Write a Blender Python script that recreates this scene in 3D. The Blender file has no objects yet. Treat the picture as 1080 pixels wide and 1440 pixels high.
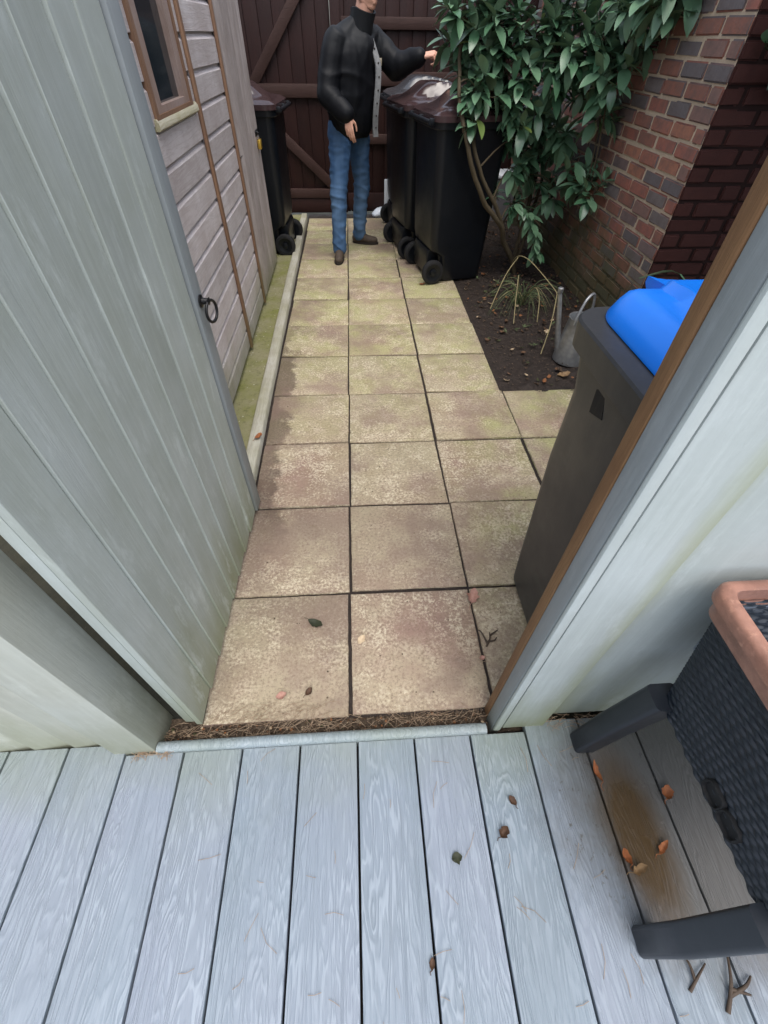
import bpy, bmesh, math, random
from mathutils import Vector, Matrix, noise
random.seed(7)
rad = math.radians
PI = math.pi
SC = bpy.context.scene
COL = SC.collection

# ------------------------------------------------------------------ camera
CAM = bpy.data.cameras.new('camera')
cam = bpy.data.objects.new('camera', CAM)
COL.objects.link(cam)
R_ = Vector((0.9976, -0.0574, 0.0096)); U_ = Vector((0.0359, 0.7366, 0.6754)); F_ = Vector((0.0459, 0.6739, -0.7375))
R_.normalize(); F_ = (F_ - R_ * F_.dot(R_)).normalized(); U_ = R_.cross(F_)
m = Matrix((R_, U_, -F_)).transposed().to_4x4()
m.translation = Vector((0.0615, -0.4585, 1.4412))
cam.matrix_world = m
CAM.sensor_fit = 'VERTICAL'; CAM.sensor_height = 24.0; CAM.lens = 619.4 / 1440 * 24.0
CAM.clip_start = 0.02; CAM.clip_end = 500
SC.camera = cam

# ------------------------------------------------------------------ light
SUN_EL, SUN_AZ = rad(68), rad(165)     # azimuth clockwise from +Y
W = bpy.data.worlds.new('World'); SC.world = W; W.use_nodes = True
nt = W.node_tree; nt.nodes.clear()
out = nt.nodes.new('ShaderNodeOutputWorld'); bg = nt.nodes.new('ShaderNodeBackground')
sky = nt.nodes.new('ShaderNodeTexSky'); sky.sky_type = 'NISHITA'; sky.sun_disc = False
sky.sun_elevation = SUN_EL; sky.sun_rotation = SUN_AZ
sky.dust_density = 3.0; sky.air_density = 1.0
hs = nt.nodes.new('ShaderNodeHueSaturation'); hs.inputs['Saturation'].default_value = 0.5
nt.links.new(sky.outputs[0], hs.inputs['Color']); nt.links.new(hs.outputs[0], bg.inputs[0])
bg.inputs[1].default_value = 0.15
nt.links.new(bg.outputs[0], out.inputs[0])
sl = bpy.data.lights.new('sun', 'SUN'); sl.energy = 1.0; sl.angle = rad(50); sl.color = (1, .96, .9)
so = bpy.data.objects.new('sun', sl); COL.objects.link(so)
d = Vector((math.sin(SUN_AZ) * math.cos(SUN_EL), math.cos(SUN_AZ) * math.cos(SUN_EL), math.sin(SUN_EL)))
so.rotation_euler = d.to_track_quat('Z', 'Y').to_euler()
SC.view_settings.view_transform = 'Standard'; SC.view_settings.look = 'None'
SC.view_settings.gamma = 1.0; SC.view_settings.exposure = 1.08
SC.cycles.max_bounces = 8; SC.cycles.diffuse_bounces = 5

# ------------------------------------------------------------------ material helpers
class MT:
    def __init__(s, name):
        s.m = bpy.data.materials.new(name); s.m.use_nodes = True
        s.t = s.m.node_tree; s.t.nodes.clear()
        s.o = s.t.nodes.new('ShaderNodeOutputMaterial'); s.b = s.t.nodes.new('ShaderNodeBsdfPrincipled')
        s.t.links.new(s.b.outputs[0], s.o.inputs[0])
        s.tc = s.t.nodes.new('ShaderNodeTexCoord')
        s.geo = s.t.nodes.new('ShaderNodeNewGeometry')
    def n(s, typ, **kw):
        x = s.t.nodes.new(typ)
        for k, v in kw.items(): setattr(x, k, v)
        return x
    def put(s, sock, v):
        if hasattr(v, 'is_output') or isinstance(v, bpy.types.NodeSocket): s.t.links.new(v, sock)
        elif isinstance(v, (tuple, list)) and len(v) == 3 and sock.type == 'RGBA': sock.default_value = (*v, 1)
        else: sock.default_value = v
    def coord(s, scale=(1, 1, 1), island=0.0, rot=(0, 0, 0)):
        mp = s.n('ShaderNodeMapping'); mp.inputs['Scale'].default_value = scale; mp.inputs['Rotation'].default_value = rot
        s.t.links.new(s.tc.outputs['Object'], mp.inputs['Vector'])
        o = mp.outputs[0]
        if island:
            a = s.n('ShaderNodeVectorMath', operation='ADD'); c = s.n('ShaderNodeCombineXYZ')
            mm = s.math('MULTIPLY', s.geo.outputs['Random Per Island'], island)
            for i in range(3): s.t.links.new(mm, c.inputs[i])
            s.t.links.new(o, a.inputs[0]); s.t.links.new(c.outputs[0], a.inputs[1]); o = a.outputs[0]
        return o
    def noise(s, vec, scale, detail=4, rough=.55, dist=0):
        x = s.n('ShaderNodeTexNoise'); s.put(x.inputs['Vector'], vec)
        x.inputs['Scale'].default_value = scale; x.inputs['Detail'].default_value = detail
        x.inputs['Roughness'].default_value = rough; x.inputs['Distortion'].default_value = dist
        return x.outputs['Fac']
    def voro(s, vec, scale):
        x = s.n('ShaderNodeTexVoronoi'); s.put(x.inputs['Vector'], vec); x.inputs['Scale'].default_value = scale
        return x.outputs['Distance']
    def math(s, op, a, b=0.0, c=None):
        x = s.n('ShaderNodeMath', operation=op); s.put(x.inputs[0], a); s.put(x.inputs[1], b)
        if c is not None: s.put(x.inputs[2], c)
        return x.outputs[0]
    def rng(s, v, a, b, c=0.0, d=1.0):
        x = s.n('ShaderNodeMapRange'); s.put(x.inputs[0], v)
        for i, k in enumerate((a, b, c, d)): x.inputs[i + 1].default_value = k
        return x.outputs[0]
    def mix(s, f, a, b, mode='MIX'):
        x = s.n('ShaderNodeMix', data_type='RGBA', blend_type=mode)
        s.put(x.inputs[0], f); s.put(x.inputs[6], a); s.put(x.inputs[7], b)
        return x.outputs[2]
    def ramp(s, f, stops, interp='LINEAR'):
        x = s.n('ShaderNodeValToRGB'); s.put(x.inputs[0], f); e = x.color_ramp; e.interpolation = interp
        while len(e.elements) < len(stops): e.elements.new(.5)
        for k, (p, c) in zip(e.elements, stops): k.position = p; k.color = (*c, 1)
        return x.outputs[0]
    def xyz(s):
        x = s.n('ShaderNodeSeparateXYZ'); s.t.links.new(s.tc.outputs['Object'], x.inputs[0]); return x.outputs
    def bump(s, h, strength=.3, dist=.01):
        x = s.n('ShaderNodeBump'); x.inputs['Strength'].default_value = strength; x.inputs['Distance'].default_value = dist
        s.put(x.inputs['Height'], h); s.t.links.new(x.outputs[0], s.b.inputs['Normal'])
    def fin(s, color, rough=.6, spec=.4, metal=0):
        s.put(s.b.inputs['Base Color'], color); s.put(s.b.inputs['Roughness'], rough)
        s.b.inputs['Specular IOR Level'].default_value = spec; s.b.inputs['Metallic'].default_value = metal
        return s.m
M = {}

def painted(name, base, alt, algae=.35, axis='z', rough=.55, streak=.25, seams=(), lich=.35):
    k = MT(name)
    sc = {'z': (30, 30, 1.6), 'x': (1.6, 30, 30), 'y': (30, 1.6, 30)}[axis]
    st = k.noise(k.coord(sc, 9.0), 2.0, 5, .65)
    big = k.noise(k.coord((1, 1, 1), 5.0), 3.2, 5, .6)
    fine = k.noise(k.coord((1, 1, 1)), 60, 3, .6)
    c = k.mix(k.rng(big, .35, .68), base, alt)
    c = k.mix(k.math('MULTIPLY', k.rng(st, .45, .75), streak), c, tuple(v * .72 for v in base))
    c = k.mix(k.math('MULTIPLY', k.rng(st, .5, .3), streak), c, tuple(min(1, v * 1.25) for v in base))
    z = k.xyz()[2]
    isl = k.rng(k.geo.outputs['Random Per Island'], 0, 1, .90, 1.06)
    am = k.math('MULTIPLY', k.rng(k.math('ADD', z, k.math('MULTIPLY', k.noise(k.coord((4, 4, 1)), 2.5, 5), -.55)), .10, -.30), algae)
    c = k.mix(am, c, (.20, .215, .11))
    for xs, wd in seams:
        mk = k.rng(k.math('ADD', k.math('ABSOLUTE', k.math('SUBTRACT', k.xyz()[0], xs)), k.math('MULTIPLY', k.noise(k.coord((5, 5, 2)), 3.0, 5, .7), -wd)), wd * .5, -wd * .35)
        c = k.mix(k.math('MULTIPLY', mk, .55), c, (.27, .29, .15))
    sp = k.rng(k.noise(k.coord((5, 5, 1.6)), 2.6, 8, .75), .55, .70)
    c = k.mix(k.math('MULTIPLY', sp, lich), c, tuple(min(1, v * 1.35 + .03) for v in base))
    sd = k.rng(k.noise(k.coord((7, 7, 2.5)), 7.0, 6, .7), .70, .78)
    c = k.mix(k.math('MULTIPLY', sd, .45), c, (.13, .125, .10))
    cc = k.n('ShaderNodeVectorMath', operation='SCALE'); k.put(cc.inputs[0], c); k.put(cc.inputs['Scale'], isl)
    k.bump(k.math('ADD', k.math('MULTIPLY', st, .8), k.math('MULTIPLY', fine, .25)), .28, .006)
    return k.fin(cc.outputs[0], k.rng(big, .3, .7, rough - .08, rough + .12), .35)

M['paint_door'] = painted('paint_door', (.40, .44, .425), (.325, .355, .315), .8, streak=.22, lich=.6)
M['paint_post'] = painted('paint_post', (.44, .46, .415), (.385, .39, .33), .55)
M['paint_white'] = painted('paint_white', (.44, .485, .485), (.385, .43, .42), .8, 'z', .5, .14, ((-.915, .05),))
M['paint_ridge'] = painted('paint_ridge', (.44, .485, .485), (.385, .43, .42), .9, 'z', .5, .30, ((.085, .05),))
M['paint_jamb'] = painted('paint_jamb', (.25, .275, .29), (.22, .245, .25), .3)

def bare_wood(name, a, b, c2, axis='z', rough=.7, algae=0, gs=1.0, spec=.25):
    k = MT(name)
    sc = {'z': (16, 16, 1), 'x': (1, 16, 16), 'y': (16, 1, 16)}[axis]
    g = k.noise(k.coord(tuple(v * gs for v in sc), 11.0), 2.2, 5, .6, .6)
    w = k.math('SINE', k.math('MULTIPLY', g, 46.0))
    big = k.noise(k.coord((1, 1, 1), 4.0), 4.0, 5, .65)
    c = k.mix(k.rng(big, .35, .65), a, b)
    c = k.mix(k.math('MULTIPLY', k.rng(w, -.2, 1), .32), c, c2)
    fine = k.noise(k.coord(tuple(v * 6 for v in sc), 3.0), 3.0, 3, .7)
    c = k.mix(k.math('MULTIPLY', k.rng(fine, .55, .8), .4), c, tuple(v * .55 for v in a))
    if algae:
        z = k.xyz()[2]
        am = k.rng(k.math('ADD', z, k.math('MULTIPLY', k.noise(k.coord((1, 1, 1)), 3.5, 5), -.6)), .02, -.32)
        c = k.mix(k.math('MULTIPLY', am, algae), c, (.15, .17, .05))
    isl = k.rng(k.geo.outputs['Random Per Island'], 0, 1, .85, 1.1)
    cc = k.n('ShaderNodeVectorMath', operation='SCALE'); k.put(cc.inputs[0], c); k.put(cc.inputs['Scale'], isl)
    k.bump(k.math('ADD', k.math('MULTIPLY', w, .25), fine), .3, .003)
    return k.fin(cc.outputs[0], rough, spec)
M['shed_clad'] = bare_wood('shed_clad', (.52, .485, .49), (.40, .355, .35), (.30, .25, .24), 'y', .62, .55)
M['shed_door'] = bare_wood('shed_door', (.42, .375, .365), (.29, .25, .235), (.19, .155, .145), 'z', .6, .6)
M['orange_wood'] = bare_wood('orange_wood', (.23, .135, .082), (.175, .10, .065), (.11, .065, .042), 'z', .6, .3)
M['grey_frame'] = bare_wood('grey_frame', (.30, .24, .225), (.24, .17, .14), (.16, .11, .09), 'z', .6)
M['mossy_sill'] = bare_wood('mossy_sill', (.40, .375, .29), (.31, .29, .17), (.22, .2, .1), 'y', .7)
M['edge_wood'] = bare_wood('edge_wood', (.40, .385, .33), (.30, .29, .21), (.20, .19, .14), 'y', .75)
M['stop_wood'] = bare_wood('stop_wood', (.22, .125, .06), (.17, .09, .045), (.11, .06, .03), 'z', .6)
M['gate_wood'] = bare_wood('gate_wood', (.028, .0108, .0092), (.021, .009, .008), (.013, .006, .0056), 'z', .5, 0, 1, .25)
M['gate_rail'] = bare_wood('gate_rail', (.046, .024, .020), (.036, .018, .0145), (.021, .011, .0095), 'x', .6)

# deck board
k = MT('deck_board')
v = k.coord((8.8, 1.05, 9.0), 17.0)
g = k.noise(v, 1.5, 4, .5, .35)
fine = k.noise(k.coord((150, 4.5, 60), 7.0), 1.0, 3, .7)
w = k.math('SINE', k.math('ADD', k.math('MULTIPLY', g, 135.0), k.math('MULTIPLY', fine, 2.2)))
big = k.noise(k.coord((1.2, 1.2, 1.2), 3.0), 2.4, 5, .6)
c = k.mix(k.rng(big, .3, .7), (.215, .265, .315), (.18, .22, .255))
c = k.mix(k.rng(k.noise(k.coord((1, .5, 1), 9.0), 1.7, 3), .45, .7), c, (.235, .265, .325))
c = k.mix(k.math('MULTIPLY', k.rng(w, .05, .9), k.rng(k.noise(k.coord((3, 1.2, 1), 5.0), 2.2, 3), .36, .62, .08, .52)), c, (.335, .385, .445))
c = k.mix(k.math('MULTIPLY', k.rng(fine, .55, .75), .30), c, (.345, .395, .45))
c = k.mix(k.math('MULTIPLY', k.rng(fine, .45, .25), .42), c, (.155, .185, .215))
x_, y_, z_ = k.xyz()
# green film next to the fence, wet stain beneath the planter
grn = k.math('MULTIPLY', k.rng(k.math('ADD', y_, k.math('MULTIPLY', big, .55)), .02, .28), .55)
c = k.mix(grn, c, (.21, .245, .19))
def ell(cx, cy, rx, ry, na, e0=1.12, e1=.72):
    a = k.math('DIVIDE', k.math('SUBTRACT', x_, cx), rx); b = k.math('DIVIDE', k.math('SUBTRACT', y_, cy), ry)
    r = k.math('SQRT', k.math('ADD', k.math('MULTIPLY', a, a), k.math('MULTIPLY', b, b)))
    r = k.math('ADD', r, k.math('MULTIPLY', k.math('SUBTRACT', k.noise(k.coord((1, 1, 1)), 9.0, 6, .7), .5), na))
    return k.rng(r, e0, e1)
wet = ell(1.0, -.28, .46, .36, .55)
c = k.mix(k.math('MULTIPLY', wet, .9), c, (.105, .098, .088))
brown = ell(.745, -.34, .085, .21, .35, 1.15, .5)
c = k.mix(k.math('MULTIPLY', brown, .93), c, (.075, .045, .018))
specks = k.math('MULTIPLY', k.rng(k.noise(k.coord((1, .7, 1)), 70, 4, .7), .60, .66), ell(.63, -.3, .09, .2, .7))
c = k.mix(k.math('MULTIPLY', specks, .8), c, (.07, .065, .055))
sp2 = k.rng(k.noise(k.coord((1, 1, 1)), 38, 5, .75), .735, .76)
c = k.mix(k.math('MULTIPLY', sp2, .5), c, (.16, .15, .15))
k.bump(k.math('ADD', k.math('MULTIPLY', w, .5), k.math('MULTIPLY', fine, .8)), .6, .002)
M['deck'] = k.fin(c, k.math('SUBTRACT', k.rng(big, .3, .7, .42, .6), k.math('MULTIPLY', wet, .18)), .45)

# paving slab
k = MT('paving_slab')
vi = k.coord((1, 1, 1), 13.0); vo = k.coord((1, 1, 1))
big = k.noise(vi, 3.4, 5, .6); mid = k.noise(vi, 16, 5, .65); fine = k.noise(vo, 120, 3, .6); grit = k.voro(vo, 150)
x_, y_, z_ = k.xyz()
isl = k.geo.outputs['Random Per Island']
c = k.mix(k.rng(big, .38, .62), (.355, .292, .205), (.262, .175, .140))
c = k.mix(k.math('MULTIPLY', k.rng(isl, .25, .8), .5), c, (.335, .30, .20))
far = k.rng(k.math('ADD', y_, k.math('MULTIPLY', big, 1.6)), 1.6, 3.4)
side = k.rng(k.math('ADD', x_, k.math('MULTIPLY', big, .7)), .75, 1.15)
grn = k.math('MULTIPLY', k.math('MAXIMUM', far, side), k.rng(k.noise(vi, 4.5, 5, .6), .35, .6))
c = k.mix(k.math('MULTIPLY', grn, .8), c, (.315, .315, .14))
f70 = k.noise(vo, 95, 5, .78)
fl = k.math('MULTIPLY', k.rng(k.math('ADD', f70, k.math('MULTIPLY', mid, .55)), .78, .90), k.rng(k.noise(vi, 3.2, 5, .65), .36, .56, .12, 1.0))
c = k.mix(k.math('MULTIPLY', fl, .9), c, (.60, .535, .40))
c = k.mix(k.math('MULTIPLY', k.rng(f70, .48, .36), .7), c, (.165, .12, .088))
c = k.mix(k.math('MULTIPLY', k.rng(mid, .52, .70), .38), c, (.245, .175, .125))
c = k.mix(k.math('MULTIPLY', k.rng(grit, .18, .05), .35), c, (.15, .115, .085))
# damp dirt lying along the timber edging
damp = k.math('MULTIPLY', k.rng(k.math('ADD', x_, k.math('MULTIPLY', k.noise(vi, 2.6, 7, .68), -.62)), -.63, -.67), k.math('MULTIPLY', k.rng(y_, .5, .9), k.rng(y_, 2.9, 2.2)))
c = k.mix(k.math('MULTIPLY', damp, .72), c, (.085, .06, .046))
st = k.math('MULTIPLY', k.rng(k.noise(vi, 1.9, 7, .68), .50, .60), .6)
c = k.mix(st, c, (.20, .14, .115))
k.bump(k.math('ADD', k.math('MULTIPLY', mid, .8), k.math('MULTIPLY', f70, .9)), .75, .006)
M['slab'] = k.fin(c, .8, .22)

def soilmat(name, a, b, c2, sc=30):
    k = MT(name); vo = k.coord()
    n1 = k.noise(vo, sc, 6, .7); n2 = k.noise(vo, 6, 4)
    c = k.mix(k.rng(n1, .35, .7), a, b)
    c = k.mix(k.rng(k.voro(vo, 90), .16, .08), c, c2)
    k.bump(n1, .8, .02)
    return k.fin(c, k.rng(n2, .3, .7, .55, .95), .3)
M['soil'] = soilmat('soil', (.016, .0115, .0095), (.038, .027, .021), (.08, .06, .045))
M['grit'] = soilmat('grit', (.055, .038, .026), (.13, .095, .065), (.28, .23, .17), 60)
M['ground'] = soilmat('ground', (.05, .05, .035), (.08, .075, .05), (.12, .1, .07), 8)

k = MT('algae_concrete'); vo = k.coord()
n1 = k.noise(vo, 5, 6, .65); n2 = k.noise(vo, 50, 4, .7)
c = k.mix(k.rng(n1, .35, .62), (.155, .16, .05), (.215, .20, .12))
c = k.mix(k.math('MULTIPLY', k.rng(n2, .5, .7), .6), c, (.09, .085, .04))
c = k.mix(k.rng(k.voro(vo, 28), .11, .07), c, (.45, .43, .36))
k.bump(n2, .5, .005); M['algae'] = k.fin(c, .85, .2)

k = MT('brick'); vo = k.coord(); vi = k.coord((1, 1, 1), 21.0)
isl = k.geo.outputs['Random Per Island']
c = k.ramp(isl, [(0, (.135, .12, .125)), (.16, (.26, .115, .085)), (.34, (.17, .145, .14)), (.46, (.31, .12, .09)), (.58, (.22, .13, .11)), (.70, (.31, .13, .095)), (.82, (.18, .13, .125)), (.92, (.36, .16, .105))], 'CONSTANT')
n1 = k.noise(vi, 14, 6, .7); n2 = k.noise(vi, 80, 4, .7)
c = k.mix(k.math('MULTIPLY', k.rng(n1, .40, .66), .6), c, (.11, .085, .08))
c = k.mix(k.math('MULTIPLY', k.rng(n2, .58, .75), .35), c, (.30, .24, .20))
x_, y_, z_ = k.xyz()
moss = k.rng(k.math('ADD', z_, k.math('MULTIPLY', k.noise(vo, 3.2, 6, .7), -1.1)), .05, -.35)
c = k.mix(k.math('MULTIPLY', moss, .8), c, (.085, .083, .036))
k.bump(k.math('ADD', n1, k.math('MULTIPLY', n2, .5)), .6, .006); M['brick'] = k.fin(c, .75, .3)
k = MT('mortar'); vo = k.coord()
n1 = k.noise(vo, 45, 5, .7); c = k.mix(n1, (.60, .49, .36), (.38, .30, .225))
x_, y_, z_ = k.xyz()
moss = k.rng(k.math('ADD', z_, k.math('MULTIPLY', k.noise(vo, 3.2, 6, .7), -1.1)), .1, -.3)
c = k.mix(k.math('MULTIPLY', moss, .9), c, (.055, .055, .025))
k.bump(n1, .7, .008); M['mortar'] = k.fin(c, .9, .15)
k = MT('shaded_brick'); vo = k.coord(); n1 = k.noise(k.coord((1, 1, 1), 9.0), 12, 5, .7)
c = k.mix(n1, (.065, .022, .019), (.04, .017, .015)); k.bump(n1, .6, .006); M['shaded_brick'] = k.fin(c, .8, .2)  # end wall's shade is put into this darker brick colour
k = MT('shaded_mortar'); M['shaded_mortar'] = k.fin((.025, .014, .013), .9, .1)  # mortar copy with the same shade painted into its colour

def plastic(name, col, rough=.4, var=.25, spec=.5, dust=(.2, .2, .2), dk=.15, bs=.06):
    k = MT(name); vo = k.coord()
    n1 = k.noise(vo, 3.5, 6, .7); n2 = k.noise(vo, 160, 3, .6); n3 = k.noise(k.coord((12, 12, 1.2)), 3, 5, .7)
    c = k.mix(k.math('MULTIPLY', k.rng(n1, .4, .75), var), col, tuple(v * .5 for v in col))
    c = k.mix(k.math('MULTIPLY', k.rng(n3, .52, .8), dk), c, dust)
    k.bump(n2, bs * 2, .001)
    return k.fin(c, k.rng(n1, .3, .75, rough - .08, rough + .15), spec)
M['bin_black'] = plastic('bin_black', (.0036, .0048, .0072), .36, .3, .4, (.010, .014, .020), .35)
M['bin_lid'] = plastic('bin_lid', (.048, .028, .029), .15, .2, .6, (.10, .08, .08), .15)
M['bin_lid_dark'] = plastic('bin_lid_dark', (.04, .042, .048), .2, .2, .6, (.2, .21, .22), .3)
M['bin_grey'] = plastic('bin_grey', (.032, .034, .037), .38, .3, .45, (.075, .072, .065), .35)
M['bin_blue'] = plastic('bin_blue', (.003, .19, .82), .30, .06, .5, (.02, .27, .85), .2)
M['tyre'] = plastic('tyre', (.012, .012, .013), .65, .3, .3, (.04, .038, .035), .4)
M['planter'] = plastic('planter', (.0085, .013, .021), .34, .2, .5, (.018, .026, .038), .3)
M['planter_leg'] = plastic('planter_leg', (.017, .021, .028), .38, .2, .45, (.045, .05, .06), .3)
M['liner'] = plastic('liner', (.12, .145, .185), .4, .4, .5, (.2, .22, .25), .3)
M['white_plastic'] = plastic('white_plastic', (.72, .75, .78), .35, .1, .5, (.5, .5, .48), .2)
M['bag'] = plastic('bag', (.62, .68, .74), .25, .1, .5, (.5, .5, .5), .2)
M['crate_grey'] = plastic('crate_grey', (.16, .155, .165), .5)
k = MT('terracotta'); vo = k.coord(); n1 = k.noise(k.coord((14, 14, 14)), 1.6, 5, .6); n2 = k.noise(vo, 60, 4, .7)
c = k.mix(k.rng(n1, .35, .65), (.33, .165, .12), (.205, .10, .072)); c = k.mix(k.math('MULTIPLY', k.rng(n2, .55, .75), .4), c, (.60, .33, .23))
k.bump(n1, .5, .006); M['rim'] = k.fin(c, .38, .5)
k = MT('galvanised'); vo = k.coord(); n1 = k.voro(vo, 40); n2 = k.noise(vo, 9, 5)
c = k.mix(n1, (.40, .41, .42), (.27, .28, .29)); c = k.mix(k.math('MULTIPLY', k.rng(n2, .5, .7), .4), c, (.16, .15, .13))
M['zinc'] = k.fin(c, .42, .5, .75)
k = MT('black_iron'); M['iron'] = k.fin((.012, .012, .013), .38, .5, .3)
k = MT('steel'); M['steel'] = k.fin((.35, .35, .36), .35, .5, .9)
k = MT('brass'); M['brass'] = k.fin((.62, .40, .07), .32, .5, .7)
k = MT('window_glass'); vo = k.coord(); n1 = k.noise(vo, 6, 5)
M['glass'] = k.fin(k.mix(n1, (.010, .016, .022), (.022, .028, .032)), .08, .5)

def leafmat(name, a, b, back, rough=.36, spec=.5):
    k = MT(name); isl = k.geo.outputs['Random Per Island']
    c = k.mix(isl, a, b); n1 = k.noise(k.coord(), 40, 3)
    c = k.mix(k.math('MULTIPLY', n1, .35), c, tuple(v * .6 for v in a))
    c = k.mix(k.geo.outputs['Backfacing'], c, back)
    k.fin(c, k.rng(isl, 0, 1, rough - .06, rough + .14), spec)
    k.b.inputs['Transmission Weight'].default_value = 0
    return k.m
M['leaf'] = leafmat('laurel_leaf', (.055, .14, .070), (.16, .28, .165), (.14, .22, .13), .33, .6)
M['leaf_yellow'] = leafmat('young_leaf', (.16, .22, .05), (.12, .19, .06), (.16, .2, .08))
M['ivy'] = leafmat('ivy_leaf', (.010, .035, .012), (.018, .05, .018), (.02, .05, .02))
k = MT('bark'); n1 = k.noise(k.coord((20, 20, 5)), 2, 5, .7); c = k.mix(n1, (.115, .09, .055), (.045, .036, .024)); k.bump(n1, .6, .006); M['bark'] = k.fin(c, .8, .2)
def simple(name, a, b, rough=.7, sc=30, spec=.3):
    k = MT(name); n1 = k.noise(k.coord(), sc, 5, .65); k.bump(n1, .25, .003)
    return k.fin(k.mix(k.rng(n1, .3, .7), a, b), rough, spec)
M['straw'] = simple('straw', (.30, .25, .13), (.20, .17, .09))
M['sedge'] = simple('sedge', (.055, .085, .035), (.09, .11, .05))
for nm, a, b in (('leaf_orange', (.30, .105, .035), (.16, .055, .022)), ('leaf_tan', (.26, .17, .085), (.15, .09, .045)), ('leaf_pink', (.40, .235, .19), (.27, .14, .10)),
                 ('leaf_dark', (.018, .022, .012), (.03, .034, .016)), ('leaf_cream', (.55, .44, .30), (.42, .31, .2)), ('leaf_brown', (.085, .045, .025), (.045, .025, .016)), ('needle', (.20, .13, .08), (.34, .26, .18)), ('twig', (.07, .05, .035), (.045, .032, .024)), ('chip', (.50, .46, .38), (.30, .25, .2))):
    M[nm] = simple(nm, a, b, .65, 60)
M['skin'] = simple('skin', (.60, .34, .25), (.52, .27, .19), .5, 20, .4)
M['hair'] = simple('hair', (.11, .075, .05), (.07, .05, .035), .6, 80)
M['shoe'] = simple('shoe', (.075, .055, .04), (.05, .038, .03), .7, 40)
M['sole'] = simple('sole', (.03, .024, .02), (.02, .016, .014), .7, 40)
M['sock'] = simple('sock', (.30, .05, .06), (.22, .05, .06), .9, 40)
M['placket'] = simple('placket', (.20, .205, .21), (.13, .135, .14), .6, 45)
M['badge'] = simple('badge', (.35, .31, .23), (.28, .25, .2), .6, 45)
k = MT('jacket'); vo = k.coord(); n1 = k.noise(vo, 9, 5, .6); n2 = k.noise(vo, 220, 2)
z = k.xyz()[2]
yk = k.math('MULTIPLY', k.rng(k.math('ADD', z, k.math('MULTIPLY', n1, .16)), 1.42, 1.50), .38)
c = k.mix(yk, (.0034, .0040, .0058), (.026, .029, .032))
k.bump(k.math('ADD', k.math('MULTIPLY', n1, .9), k.math('MULTIPLY', n2, .1)), .12, .012); M['jacket'] = k.fin(c, .55, .18)
k = MT('denim'); vo = k.coord(); n1 = k.noise(k.coord((6, 6, 3)), 2.2, 6, .65); n2 = k.noise(k.coord((200, 200, 60)), 2, 3)
n1 = k.noise(k.coord((3.2, 3.2, 1.1)), 1.6, 4, .5)
c = k.mix(k.rng(n1, .40, .66), (.038, .085, .175), (.105, .185, .31)); c = k.mix(k.math('MULTIPLY', n2, .25), c, (.03, .06, .12))
k.bump(k.math('ADD', n1, k.math('MULTIPLY', n2, .15)), .15, .008); M['denim'] = k.fin(c, .85, .15)

# ------------------------------------------------------------------ geometry helpers
def link(name, bm, mat=None, parent=None, smooth=None, loc=None):
    bmesh.ops.recalc_face_normals(bm, faces=bm.faces[:]) if smooth != 'leaf' else None
    me = bpy.data.meshes.new(name); bm.to_mesh(me); bm.free()
    if mat: me.materials.append(M[mat] if isinstance(mat, str) else mat)
    if smooth:
        for p in me.polygons: p.use_smooth = True
        if smooth != 'leaf': me.set_sharp_from_angle(angle=rad(smooth if isinstance(smooth, (int, float)) and smooth is not True else 40))
    o = bpy.data.objects.new(name, me); COL.objects.link(o)
    if parent: o.parent = parent
    if loc: o.location = loc
    return o
def empty(name, loc=(0, 0, 0), rz=0):
    o = bpy.data.objects.new(name, None); COL.objects.link(o); o.location = loc; o.rotation_euler = (0, 0, rz); o.empty_display_size = .1
    return o
def tag(o, label, cat, group=None):
    o['label'] = label; o['category'] = cat
    if group: o['group'] = group
    return o
def struct(o):
    o['kind'] = 'structure'; return o
def stuff(o, label=None, cat=None):
    o['kind'] = 'stuff'
    if label: o['label'] = label; o['category'] = cat
    return o
def box(bm, x0, x1, y0, y1, z0, z1, bev=0, seg=2, mx=None):
    t = bmesh.new() if bev else bm
    vs = [t.verts.new(p) for p in ((x0, y0, z0), (x1, y0, z0), (x1, y1, z0), (x0, y1, z0), (x0, y0, z1), (x1, y0, z1), (x1, y1, z1), (x0, y1, z1))]
    for f in ((3, 2, 1, 0), (4, 5, 6, 7), (0, 1, 5, 4), (1, 2, 6, 5), (2, 3, 7, 6), (3, 0, 4, 7)): t.faces.new([vs[i] for i in f])
    if bev:
        bmesh.ops.bevel(t, geom=t.edges[:], offset=bev, segments=seg, affect='EDGES', profile=.5)
        merge(bm, t, mx)
    elif mx:
        for v_ in vs: v_.co = mx @ v_.co
def ring(bm, x0, x1, y0, y1, z0, z1, w, wb=None):
    wb = w if wb is None else wb
    o_ = [(y0, z0), (y1, z0), (y1, z1), (y0, z1)]; i_ = [(y0 + w, z0 + wb), (y1 - w, z0 + wb), (y1 - w, z1 - wb), (y0 + w, z1 - wb)]
    V = [[bm.verts.new((x, a, b)) for a, b in L] for x, L in ((x1, o_), (x1, i_), (x0, i_), (x0, o_))]
    for q in range(4):
        A, B = V[q], V[(q + 1) % 4]
        for k_ in range(4): bm.faces.new((A[k_], A[(k_ + 1) % 4], B[(k_ + 1) % 4], B[k_]))
def merge(bm, t, mx=None):
    mp = {}
    for v_ in t.verts: mp[v_] = bm.verts.new(mx @ v_.co if mx else v_.co)
    for f in t.faces:
        try: bm.faces.new([mp[v_] for v_ in f.verts])
        except ValueError: pass
    t.free()
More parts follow.
